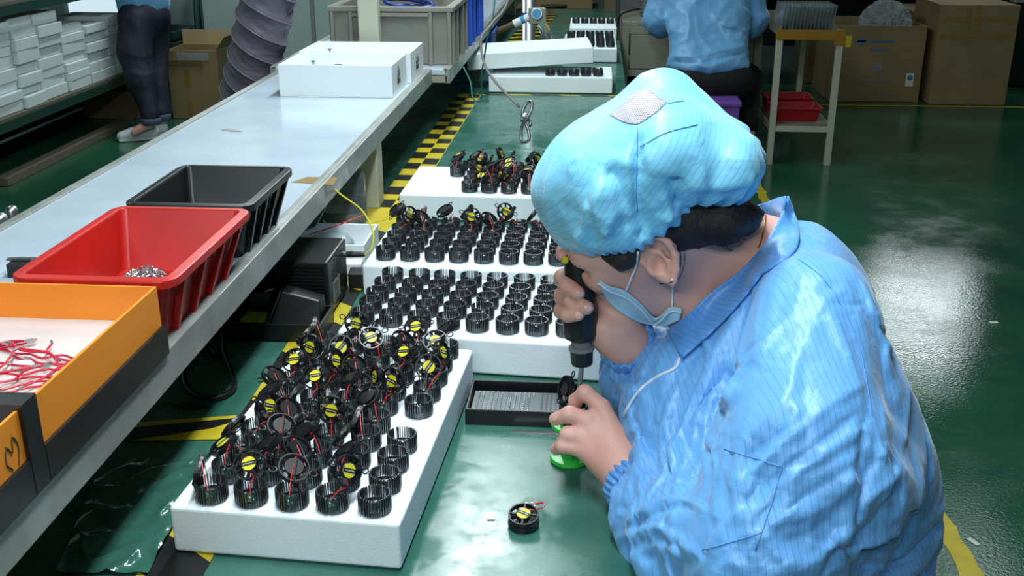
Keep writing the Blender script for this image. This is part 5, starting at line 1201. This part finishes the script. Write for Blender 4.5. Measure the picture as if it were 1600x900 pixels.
FL = [  # measured folds: ridges positive, creases negative
 ([(1085, 480), (1110, 560), (1090, 650), (1075, 720)], .006, .010), ([(1150, 520), (1120, 590), (1105, 660), (1098, 720)], .008, .009), ([(1128, 560), (1100, 640), (1090, 700)], -.006, .007),
 ([(1230, 500), (1180, 560), (1135, 620), (1128, 700)], .009, .010), ([(1190, 520), (1140, 585), (1117, 640)], -.008, .006),
 ([(1260, 520), (1240, 600), (1210, 650), (1150, 700)], .007, .012), ([(1270, 640), (1200, 690), (1160, 720)], -.005, .006),
 ([(1350, 600), (1290, 640), (1230, 690)], .006, .008), ([(1345, 640), (1280, 690), (1225, 730)], -.006, .006), ([(1345, 650), (1335, 720), (1325, 790), (1320, 880)], .006, .008),
 ([(1250, 560), (1255, 640)], -.004, .008), ([(1300, 480), (1330, 560), (1350, 640)], .0025, .004), ([(1340, 430), (1380, 520), (1390, 600)], .004, .010),
 ([(1360, 640), (1350, 700), (1345, 755)], -.009, .008), ([(1375, 620), (1380, 690), (1375, 720)], .006, .007), ([(1420, 600), (1415, 660), (1410, 700)], .006, .006),
 ([(1410, 720), (1380, 760), (1345, 790), (1340, 830)], .010, .011), ([(1400, 760), (1370, 810), (1330, 850)], -.008, .009), ([(1440, 740), (1430, 800), (1420, 840)], .006, .010),
 ([(1460, 865), (1400, 880), (1330, 888)], -.008, .008), ([(1450, 860), (1390, 868), (1330, 872)], .006, .007),
 ([(1340, 740), (1290, 790), (1220, 820)], .006, .010), ([(1330, 770), (1270, 830), (1200, 850)], -.005, .008), ([(1250, 790), (1200, 830)], .006, .006), ([(1190, 832), (1220, 880)], .006, .005),
 ([(1100, 860), (1130, 820), (1180, 790)], .007, .010), ([(1090, 880), (1110, 840), (1130, 810)], -.006, .007), ([(1150, 830), (1165, 790), (1200, 730)], -.006, .006), ([(1130, 720), (1150, 780), (1160, 830)], .006, .010),
 ([(1060, 790), (1050, 830), (1060, 880)], .007, .010), ([(1040, 800), (1030, 850), (1050, 900)], -.005, .008), ([(970, 825), (1000, 800), (1040, 782), (1080, 785), (1110, 800)], .009, .006), ([(985, 835), (1010, 808), (1060, 795), (1090, 800)], -.008, .005),
 ([(1000, 590), (985, 640), (1010, 700)], .004, .012), ([(1050, 620), (1040, 680), (1060, 730)], .005, .010), ([(1055, 640), (1075, 690), (1100, 740)], -.006, .007), ([(1045, 680), (1060, 725)], .004, .006),
 ([(950, 560), (965, 595), (1000, 610)], .004, .008), ([(965, 560), (985, 590), (1010, 600)], -.005, .006)]
CP = folds(CP, CQ, FL)
nkl = [P(1232, 306, 1.25), P(1186, 392, 1.23), P(1112, 455, 1.22), P(1042, 517, 1.25)]
pin = np.maximum.reduce([np.exp(-(polydist(CP, nkl)[0]/.03)**2), np.exp(-(np.linalg.norm(CP-np.array(WL), axis=1)/.035)**2), np.exp(-(np.linalg.norm(CP-np.array(WR), axis=1)/.04)**2), (CP[:, 2] < .60)*1.0])
CP = settle(CP, CQ, (IP, IQ), pin=pin, grow=.12, grav=.2, bend=.05, frames=26)
bm_ = bmesh.new(); me_ = bpy.data.meshes.new('t'); me_.from_pydata(CP.tolist(), [], CQ.tolist()); o_ = bpy.data.objects.new('t', me_); COL.objects.link(o_); md_ = o_.modifiers.new('s', 'SUBSURF'); md_.levels = md_.render_levels = 1
ev_ = o_.evaluated_get(bpy.context.evaluated_depsgraph_get()).data; CP = np.array([v.co[:] for v in ev_.vertices]); CQ = np.array([p.vertices[:] for p in ev_.polygons]); bpy.data.objects.remove(o_); bpy.data.meshes.remove(me_)
CP = folds(CP, CQ, [(a, h_*.6, w_*.8) for a, h_, w_ in FL])
# gathers at the elastic cuffs
N = vnormals(CP, CQ)
for (c0, c1, r0) in ((P(1001, 766, 1.25), WL, .05), (P(992, 550, 1.335), WR, .05)):
    axv = np.array((c1-c0).normalized()); v = CP-np.array(c1); s_ = v@axv; rad = v-s_[:, None]*axv; u0 = np.array(Vector(axv).orthogonal().normalized()); u1 = np.cross(axv, u0)
    th = np.arctan2(rad@u1, rad@u0); wgt = np.exp(-((s_+.006)/.016)**2)*(np.linalg.norm(rad, axis=1) < r0); CP = CP+N*(wgt*.0022*np.sin(th*17))[:, None]
ct = npmesh('coat', CP, CQ, COAT, wk); T_coat = bvh((CP, CQ)); T_all = bvh((CP, CQ), (BP, BQ))
# collar: near leaf folded over the coat, far leaf standing behind the neck
col_in = [(1232, 306), (1216, 345), (1186, 392), (1150, 428), (1112, 455), (1076, 490), (1042, 517)]
col_out = [(1248, 352), (1248, 380), (1232, 402), (1192, 428), (1165, 462), (1120, 512), (1066, 560)]
drape(T_all, col_in, col_out, 44, 10, .008, 'collar', COATD, wk, .0022, blur=14)
nrm_ = [P(1228, 306, 1.245), P(1212, 310, 1.30), P(1192, 318, 1.345), P(1168, 326, 1.37)]
b = MB(); top_ = spline(nrm_, 6); bot_ = spline([P(1225, 352, 1.255), P(1214, 345, 1.315), P(1192, 345, 1.365), P(1165, 345, 1.395)], 6); g = [[b.bm.verts.new(v) for v in R] for R in (top_, [a_.lerp(c_, .5)+FW*.006 for a_, c_ in zip(top_, bot_)], bot_)]
for r_ in range(2):
    for i in range(len(top_)-1): b.bm.faces.new((g[r_][i], g[r_][i+1], g[r_+1][i+1], g[r_+1][i]))
b.build('collar', COATD, wk, smooth=True, solid=.002)
# elastic cuffs
for c0, c1, rr_, nm in ((P(1001, 766, 1.25), WL, .0330, 24), (P(992, 550, 1.335), WR, .0330, 22)):
    d_ = (Vector(c1)-Vector(c0)).normalized(); u0 = d_.orthogonal().normalized(); u1 = d_.cross(u0); b = MB(); rings = []
    for k in range(240):
        a = 2*PI*k/240; o_ = u0*math.cos(a)+u1*math.sin(a); rg = []
        for q in range(8):
            t_ = 2*PI*q/8; rm = rr_+.0017*math.sin(a*nm+1.2*math.sin(3*a)); rg.append(Vector(c1)+d_*.002+o_*(rm+.0038*math.cos(t_))+d_*(.0115*math.sin(t_)+.0012*math.sin(a*nm*.5)))
        rings.append(rg)
    b.ring_loft(rings, closed=True); b.build('cuff', COATD, wk, smooth=True)
# zip line and seams
def seam(pts, r_, m, name, tree, off=.0006):
    L = [hit(tree, v.x, v.y) for v in spline([(x, y, 0) for x, y in pts], 6)]; L = [l+n*off for l, n in L if l is not None]
    if len(L) > 2: return MB().tube(L, r_, 6).build(name, m, wk, smooth=True)
zp = mat('zip_white', (206, 222, 236), .4)
seam([(1062, 560), (1055, 575), (1030, 588), (1005, 605), (988, 625), (975, 650)], .0022, zp, 'zip', T_coat)
st = mat('seam_blue', (84, 146, 214), .5)
for pts in ([(1240, 400), (1290, 440), (1335, 520), (1352, 590), (1362, 650)], [(1132, 702), (1180, 716), (1222, 730)], [(1222, 730), (1205, 790), (1180, 860)], [(1098, 860), (1150, 845), (1190, 832)]): seam(pts, .0005, st, 'seam', T_coat)
# ---------------------------------------------------------------- hair
hair = SDF((-.02, 1.0, .98), (.30, 1.36, 1.26), .0026)
hair.ell(H(-.006, .020, 0), (.096, .090, .080), .01, ax)
hair.ell(H(-.062, -.018, 0), (.050, .048, .062), .02, ax)
hair.chain([P(1085, 350, 1.185), P(1130, 346, 1.19), P(1163, 340, 1.212), P(1188, 334, 1.235)], [R_(30, 1.2), R_(33, 1.2), R_(23, 1.2), R_(8, 1.2)], .015)
hair.chain([P(1000, 392, 1.178), P(972, 406, 1.192), P(955, 398, 1.20)], [R_(16, 1.19), R_(15, 1.19), R_(12, 1.2)], .01)
hair.plane(H(.062, .0, 0), list((-hF*.8+hU*.6).normalized()), .006)
hair.ell(E0+eN*.006, (.034, .024, .022), .006, (eA, eB, eN), 'sub')
hair.plane(H(-.03, -.045, .03), list((hU*.75-hF*.35+hL*.05).normalized()), .006)
HP_, HQ = hair.mesh(1); HP_ = crumple(HP_, HQ, .0012, 60, 3, (1, 1, 1)); npmesh('hair', HP_, HQ, 'hair', wk)
T_skin = bvh((BP, BQ), (HP_, HQ))
def strand(pts, r_=.0006):
    zs = []
    for x, y in pts:
        l, n = hit(T_skin, x, y); zs.append(l+n*.0015 if l is not None else None)
    zs = [z for z in zs if z is not None]
    if len(zs) > 2: MB().tube(spline(zs, 4), r_, 4).build('hair_strand', 'hair', wk)
rs_ = random.Random(3)
for k in range(26):
    x0, y0 = rs_.uniform(1060, 1150), rs_.uniform(350, 372); strand([(x0, y0), (x0+rs_.uniform(2, 16), y0+rs_.uniform(6, 12)), (x0+rs_.uniform(10, 32), y0+rs_.uniform(10, 22))], .0004)
strand([(1048, 352), (1062, 385), (1062, 415), (1050, 440), (1030, 442)], .0007); strand([(1052, 356), (1068, 390), (1066, 420), (1054, 444)], .0005)
for k in range(0): x0 = rs_.uniform(950, 990); strand([(x0, 402), (x0-4+rs_.uniform(-4, 4), 416), (x0-10+rs_.uniform(-6, 6), 430)], .0004)
# ---------------------------------------------------------------- cap
cap = SDF((-.16, .98, .96), (.34, 1.46, 1.34), .0034)
cap.ell(P(948, 292, 1.235), (R_(108, 1.23), R_(104, 1.23), .118), .03, (RT, UP, FW)); cap.ell(P(1026, 252, 1.215), (R_(112, 1.22), R_(104, 1.22), .120), .02, (RT, UP, FW))
cap.cap(P(925, 258, 1.235), P(1034, 172, 1.22), R_(66, 1.23), R_(58, 1.22), .02); cap.cap(P(1036, 172, 1.22), P(1122, 252, 1.215), R_(58, 1.22), R_(66, 1.21), .02)
cap.ell(P(1122, 262, 1.205), (R_(68, 1.2), R_(62, 1.2), .095), .02, (RT, UP, FW)); cap.cap(P(893, 300, 1.24), P(905, 345, 1.24), R_(55, 1.24), R_(42, 1.24), .03)
cap.cap(P(930, 345, 1.19), P(990, 345, 1.17), R_(44, 1.2), R_(40, 1.2), .03); cap.cap(P(1010, 322, 1.165), P(1040, 318, 1.165), R_(30, 1.17), R_(28, 1.17), .02)
cap.plane(H(.02, .012, .078), list((hU*.93+hL*.05+hF*.06).normalized()), .012)
cap.ell(P(1122, 278, 1.178), (R_(66, 1.18), R_(50, 1.18), .06), .008, (RT, UP, FW)); cap.ell(P(1032, 330, 1.160), (R_(34, 1.16), R_(30, 1.16), .03), .008, (RT, UP, FW))
cap.cap(P(925, 362, 1.178), P(985, 360, 1.162), R_(24, 1.18), R_(24, 1.16), .015)
KP, KQ = cap.mesh(2); KP = crumple(KP, KQ, .0016, 14, 7)
KF = [([(996, 200), (994, 250), (993, 300), (1000, 345)], -.006, .006), ([(986, 230), (985, 300), (978, 350)], .004, .008), ([(1008, 230), (1006, 300), (1020, 335)], .004, .008),
      ([(945, 262), (965, 280), (978, 330), (975, 365)], -.007, .008), ([(940, 275), (935, 320), (950, 370)], .006, .010), ([(955, 290), (960, 330), (945, 372)], .004, .006), ([(920, 310), (915, 350), (900, 380)], .005, .008), ([(930, 350), (928, 385)], -.004, .006),
      ([(860, 260), (855, 320), (868, 370)], .0025, .006), ([(1064, 278), (1056, 300), (1066, 330)], -.010, .007), ([(1068, 285), (1100, 288), (1150, 284), (1185, 270)], .006, .012), ([(1060, 320), (1090, 335), (1110, 322)], -.005, .006), ([(1030, 300), (1045, 330), (1040, 350)], .005, .008), ([(1000, 330), (1010, 360), (1000, 378)], -.006, .006)]
KF = [(a, h_*1.7, w_*.9) for a, h_, w_ in KF]+stray([(860, 230), (960, 180), (1050, 230), (1050, 340), (900, 380), (860, 340)], 16, 95, 70, 11, .0026, .006)+stray([(1070, 250), (1170, 230), (1180, 290), (1090, 320)], 8, 80, 40, 12, .0025, .005)
KP = folds(KP, KQ, KF)
# ruffles towards the elastic hem
N = vnormals(KP, KQ); pn = np.array((hU*.93+hL*.05+hF*.06).normalized()); hd = (KP-np.array(H(.02, .012, .078)))@pn; rel = KP-np.array(HC); th = np.arctan2(rel@np.array(hL), rel@np.array(hF))
wgt = np.exp(-(np.maximum(hd, 0)/.022)**2); KP = KP+N*(wgt*(.0042*np.sin(th*40+3*np.sin(th*5))-.004*np.exp(-(np.maximum(hd, 0)/.008)**2)))[:, None]
KP = lap(KP, cap.E, 1, .3)
npmesh('cap', KP, KQ, CAPC, wk); T_cap = bvh((KP, KQ))
vm = mat('vent_cloth', (222, 222, 232), .5); nt = vm.node_tree; bs = nt.nodes['Principled BSDF']; tc = [n for n in nt.nodes if n.type == 'TEX_COORD'][0]
vo = nt.nodes.new('ShaderNodeTexVoronoi'); vo.voronoi_dimensions = '2D'; vo.inputs['Scale'].default_value = 210; vo.inputs['Randomness'].default_value = 0.0; cr = nt.nodes.new('ShaderNodeValToRGB'); cr.color_ramp.elements[0].position = .34; cr.color_ramp.elements[1].position = .42
cr.color_ramp.elements[0].color = (.03, .025, .07, 1); cr.color_ramp.elements[1].color = (*lin((206, 204, 218)), 1)
mp = nt.nodes.new('ShaderNodeMapping'); mp.inputs['Rotation'].default_value = (.5, .2, .8)
nt.links.new(tc.outputs['UV'], mp.inputs['Vector']); nt.links.new(mp.outputs[0], vo.inputs['Vector']); nt.links.new(vo.outputs['Distance'], cr.inputs[0]); nt.links.new(cr.outputs[0], bs.inputs['Base Color'])
vo.inputs['Scale'].default_value = 24
vp = drape(T_cap, [(953, 180), (965, 170), (982, 158), (998, 146), (1008, 138)], [(972, 190), (990, 194), (1000, 192), (1026, 175), (1042, 160)], 24, 16, .0012, 'vent_mesh', vm, wk, .0008)
vp2 = vp
uv = vp.data.uv_layers.new(name='uv')
for lp_ in vp.data.loops:
    i, j = divmod(lp_.vertex_index, 17); uv.data[lp_.index].uv = (i/24*1.05, j/16*.75)
for pts in ([(1042, 163), (1055, 160), (1068, 158)], [(1000, 230), (1040, 208), (1090, 195)], [(996, 196), (996, 230), (994, 280), (996, 330)]): seam(pts, .0005, st, 'cap_seam_pleat_shade', T_cap)  # the upright tube is dark blue shade drawn along a pleat, not stitching
# ---------------------------------------------------------------- face mask with ear loops
T_face = bvh((BP, BQ))
drape(T_face, [(936, 437), (952, 447), (978, 455), (1003, 476), (1025, 497), (1046, 480), (1066, 482)], [(937, 441), (945, 462), (962, 482), (985, 497), (1008, 506), (1040, 508), (1062, 500)], 40, 12, .006, 'face_mask', 'mask_blue', wk, .0018, blur=10, back=1)
def loop(pts, zs):
    MB().tube(spline([P(x, y, z) for (x, y), z in zip(pts, zs)], 6), .0013, 6).build('ear_loop', 'mask_white', wk, smooth=True)
def zat(x, y, d=.004, tr=None):
    l, n = hit(tr or T_skin, x, y); return (l-CAM).dot(FW)-d if l is not None else 1.2
loop([(997, 394), (994, 415), (986, 435), (978, 455)], [zat(997, 394), zat(994, 415), zat(986, 435), zat(978, 455)+.001]); loop([(1050, 437), (1051, 455), (1050, 480)], [zat(1050, 437), zat(1051, 455), zat(1050, 480)])
seam([(936, 437), (952, 447), (978, 455), (1003, 476), (1025, 497), (1046, 480), (1066, 482)], .0012, 'mask_white', 'mask_edge', T_face, .0085)
# gold chain at the nape
ch = [hit(T_face, x, y) for x, y in ((1196, 338), (1195, 350), (1192, 362), (1189, 376), (1184, 388))]; ch = [l+n*.0012 for l, n in ch if l is not None]
if len(ch) > 2: MB().tube(spline(ch, 5), .0009, 6).build('necklace', 'gold', wk)
# trousers and stool below the frame
tr_ = SDF((.1, .65, .38), (.75, 1.6, .75), .009)
for dy in (-.10, .10): tr_.cap((.34, 1.12+dy, .54), (.17, 1.08+dy*1.5, .53), .085, .065, .03)
tr_.ell((.35, 1.12, .55), (.13, .17, .11), .03); TP, TQ = tr_.mesh(1); npmesh('trousers', TP, TQ, 'black_cloth', wk)
for dy in (-.15, .15):
    MB().tube([(.20, 1.08+dy, .53), (.17, 1.08+dy, .30), (.20, 1.08+dy, .07)], [.062, .052, .042], 12).build('trouser_leg', 'black_cloth', wk, smooth=True)
    MB().ball((.15, 1.08+dy, .045), .045, 14, 8, (2.0, .9, .95)).build('shoe', 'shoe_dark', wk, smooth=True)
t = empty('work_stool', (.36, 1.12, 0), 'dark round stool under the worker in front', 'stool'); MB().lathe((.36, 1.12, .40), [(.15, 0), (.155, .02), (.15, .032)], 24).build('seat', 'black_matte', t)
for a in range(4): MB().tube([(.36+.10*math.cos(a*PI/2+.7), 1.12+.10*math.sin(a*PI/2+.7), .40), (.36+.17*math.cos(a*PI/2+.7), 1.12+.17*math.sin(a*PI/2+.7), .003)], .013, 8).build('leg', 'dull_steel', t)
# ---------------------------------------------------------------- electric screwdriver
dv = (DB-DT).normalized(); t = empty('electric_screwdriver', tuple(DB), 'black electric screwdriver in the worker right hand', 'screwdriver')
Ld = (DB-DT).length
MB().lathe(DT, [(.008, -.006), (.014, -.004), (.0172, .004), (.0175, Ld*.45), (.0215, Ld*.62), (.0225, Ld*.90), (.0205, Ld*.97), (.0155, Ld)], 26, axis=dv).build('handle_body', 'black_plastic', t, smooth=True)
MB().lathe(DB, [(.0125, 0), (.0125, .009), (.0160, .0105), (.0160, .014), (.0145, .015)], 24, axis=dv).build('neck_ring', 'wire_grey', t); MB().lathe(DB+dv*.014, [(.0145, 0), (.0135, .018), (.0125, .020), (.008, .022)], 24, axis=dv).build('chuck', 'black_plastic', t)
TIP = FX+Vector((.004, -.001, .0605))+Vector((0.004, 0, .010)); q0 = DB+dv*.034
MB().tube([q0, q0.lerp(TIP, .35), q0.lerp(TIP, .36), TIP], [.0034, .0034, .0022, .0018], 10).build('bit', 'steel', t)
bt_ = DT+dv*.004-RT*.0145-FW*.006; MB().lathe(bt_, [(.0045, 0), (.0045, .004), (.003, .0055)], 12, axis=-RT-FW*.4).build('start_button', 'fan_label', t)
sc_ = DB-dv*.030-FW*.0212; MB().lathe(sc_, [(.0022, 0), (.0020, .0022)], 10, axis=-FW).build('case_screw', 'steel', t)
# ================================================================ the two workers farther back
SH = satin('shirt_cloth', (104, 164, 212), axis=(1, .2, 0), pitch=.012, deep=.85)
def soft(name, m, parent, lo, hi, h, fn, cr=None, sm=1, fl=None):
    s = SDF(lo, hi, h); fn(s); p, q = s.mesh(sm)
    if cr: p = crumple(p, q, *cr)
    if fl: p = folds(p, q, fl)
    return npmesh(name, p, q, m, parent)
# ---- standing at the rack
def st_body(s):
    for a, k, hq, sx in ((P(236, 192, 6.48), P(222, 118, 6.52), P(216, 30, 6.55), 0), (P(253, 186, 6.66), P(243, 112, 6.70), P(238, 30, 6.72), 1)):
        s.chain([hq, k, a], [.075, .05, .033], .02); s.cap(a, a+Vector((-.10, -.03, -.055)), .03, .025, .02)
    s.chain([P(228, 30, 6.62), P(225, -60, 6.62), P(222, -135, 6.60)], [.12, .10, .11], .05); s.cap(P(222, -135, 6.6), P(216, -190, 6.58), .045, .045, .02)
    s.ell(P(208, -222, 6.58), (.085, .085, .11), .02); s.cap(P(200, -222, 6.52), P(197, -216, 6.5), .012, .014, .01)
    for zc in (6.45, 6.78): s.chain([P(222, -125, zc), P(212, -60, zc-.02), P(165, -35, zc)], [.045, .038, .028], .02); s.cap(P(165, -35, zc), P(148, -30, zc), .03, .02, .02)
def st_jeans(s):
    s.chain([P(215, 35, 6.55), P(211, 80, 6.53), P(222, 128, 6.51), P(236, 182, 6.48)], [.118, .105, .085, .058], .03)
    s.chain([P(240, 35, 6.70), P(239, 80, 6.70), P(243, 120, 6.69), P(253, 176, 6.66)], [.098, .092, .075, .054], .02)
    s.ell(P(226, 25, 6.62), (.155, .14, .14), .04, (RT, UP, FW))
def st_shirt(s):
    s.chain([P(224, 2, 6.62), P(224, -60, 6.62), P(222, -125, 6.6)], [.165, .145, .15], .05)
    for zc in (6.43, 6.80): s.chain([P(222, -118, zc), P(212, -62, zc-.02), P(175, -40, zc)], [.072, .068, .05], .03)
stw = soft('person', 'skin', None, (-3.5, 6.05, -.02), (-2.4, 7.0, 1.85), .013, st_body)
tag(stw, 'worker standing at the rack in jeans, white sneakers and light blue shirt', 'person')
soft('jeans', 'denim', stw, (-3.3, 6.05, .0), (-2.4, 7.0, 1.0), .010, st_jeans, (.008, 9, 2, (1, 1, .35)), 1, [([(195, 82), (220, 90), (238, 84)], .008, .02), ([(200, 112), (225, 118), (240, 112)], .008, .02), ([(205, 130), (232, 138)], .007, .018)])
for a, r_ in ((P(236, 186, 6.48), .060), (P(253, 180, 6.66), .056)): MB().lathe(a-Vector((0, 0, .030)), [(r_*.9, .0), (r_, 0), (r_*1.02, .036), (r_*.9, .04)], 18).build('jean_cuff', 'denim_cuff', stw, smooth=True)
soft('shirt', SH, stw, (-3.4, 6.05, .6), (-2.4, 7.1, 1.6), .012, st_shirt, (.008, 8, 3))
for hx in ((248, 216, 190, 221), (262, 210, 215, 214)):
    h_, t_ = at(hx[0], hx[1], .0), at(hx[2], hx[3], .0); h_.z = t_.z = 0; d = t_-h_; s = SDF((min(h_.x, t_.x)-.1, min(h_.y, t_.y)-.12, -.01), (max(h_.x, t_.x)+.1, max(h_.y, t_.y)+.12, .16), .006)
    u = d.normalized(); L = .24; s.chain([h_+u*.04+Vector((0, 0, .045)), h_+u*.15+Vector((0, 0, .038)), h_+u*.215+Vector((0, 0, .030))], [.043, .042, .032], .015); s.chain([h_+u*.035+Vector((0, 0, .05)), h_+u*.04+Vector((0, 0, .085))], [.04, .036], .02); s.plane((0, 0, .004), (0, 0, 1), .004)
    p, q = s.mesh(1); sh_ = npmesh('sneaker', p, q, 'shoe_white', stw)
    MB().hexa([h_+u*x+Vector((-u.y, u.x, 0))*y+Vector((0, 0, .001)) for x, y in ((0, -.036), (.235, -.036), (.235, .036), (0, .036))], [h_+u*x+Vector((-u.y, u.x, 0))*y+Vector((0, 0, .016)) for x, y in ((0, -.04), (.24, -.038), (.24, .038), (0, .04))]).build('sole', 'paper', sh_, bevel=.006)
tag(MB().ball(P(210, -232, 6.6), .125, 20, 12, (1, 1, .9)).build('work_cap', CAPC, smooth=True), 'light blue cap of the worker standing at the rack', 'cap').parent = stw
for k_ in ('label', 'category'): del bpy.data.objects['work_cap'][k_]
# ---- sitting at the grey desk with the back to us
def se_body(s):
    s.ell(P(1110, 126, 5.85), (.17, .13, .11), .03); s.chain([P(1108, 110, 5.85), P(1106, 20, 5.92), P(1105, -40, 5.96)], [.10, .085, .085], .05); s.cap(P(1105, -50, 5.98), P(1104, -95, 6.04), .05, .048, .03)
    s.ell(P(1104, -125, 6.08), (.08, .095, .11), .02); s.cap(P(1104, -115, 6.17), P(1104, -108, 6.19), .012, .012, .01)
    for sx, ex, hx in ((1050, 1030, 1062), (1160, 1176, 1142)): s.chain([P(sx, -35, 5.96), P(ex, 38, 6.02), P(hx, 22, 6.34)], [.05, .042, .03], .03); s.cap(P(hx, 22, 6.34), P(hx+(1106-hx)*.3, 20, 6.42), .03, .022, .02)
    for k in (-1, 1):
        kn = P(1110+k*52, 128, 6.18); an = P(1112+k*58, 208, 5.97); s.chain([P(1110+k*32, 130, 5.85), kn, an], [.085, .055, .034], .03); s.cap(an, an+Vector((0, .11, -.045)), .032, .025, .02)
def se_pants(s):
    s.ell(P(1110, 124, 5.85), (.205, .15, .125), .04)
    for k in (-1, 1): s.chain([P(1110+k*34, 126, 5.84), P(1112+k*54, 124, 6.16), P(1112+k*56, 195, 5.98)], [.115, .085, .062], .04)
def se_shirt(s):
    for x in (1078, 1106, 1134): s.chain([P(x, 88+(x == 1106)*10, 5.85), P(x, 40, 5.91), P(x, -40, 5.97)], [R_(34, 5.85), R_(33, 5.9), R_(38, 5.97)], .05)
    s.ell(P(1106, 100, 5.84), (.225, .16, .07), .03)
    for sx, ex, hx in ((1048, 1029, 1056), (1164, 1176, 1146)): s.chain([P(sx, -35, 5.96), P(ex, 34, 6.02), P(hx, 24, 6.28)], [R_(26, 6), R_(24, 6), R_(15, 6.2)], .03)
sew = soft('person', 'skin', None, (-.05, 5.4, -.02), (1.4, 6.9, 1.55), .013, se_body)
tag(sew, 'worker in blue shirt and black trousers sitting on purple stool, back turned', 'person')
soft('trousers', 'black_cloth', sew, (0, 5.4, .0), (1.4, 6.7, .8), .012, se_pants)
sf = [([(1085, 100), (1110, 104), (1150, 92)], .010, .02), ([(1095, 60), (1110, 75), (1140, 82)], .009, .014), ([(1110, 20), (1130, 40), (1150, 44)], .010, .014), ([(1120, 30), (1140, 55)], -.009, .012), ([(1140, 20), (1128, 45), (1145, 60)], .009, .010), ([(1070, 10), (1078, 40), (1070, 70)], .008, .014), ([(1045, 90), (1100, 88), (1165, 72)], .010, .014), ([(1048, 96), (1100, 96), (1168, 80)], -.010, .010), ([(1020, 20), (1035, 30), (1045, 28)], .008, .012), ([(1160, 10), (1175, 25), (1190, 24)], .008, .012), ([(1085, 0), (1092, 60)], .004, .008)]
soft('shirt', SH, sew, (0, 5.45, .35), (1.4, 6.7, 1.25), .009, se_shirt, (.013, 6, 5), 1, sf)
for k in (-1, 1):
    an = P(1112+k*58, 212, 5.97); MB().ball((an.x, an.y+.05, an.z-.045), .05, 14, 8, (.9, 2.1, .85)).build('shoe', 'shoe_dark', sew, smooth=True)
MB().ball(P(1104, -130, 6.07), .125, 20, 12, (1, 1, .95)).build('work_cap', CAPC, sew, smooth=True)
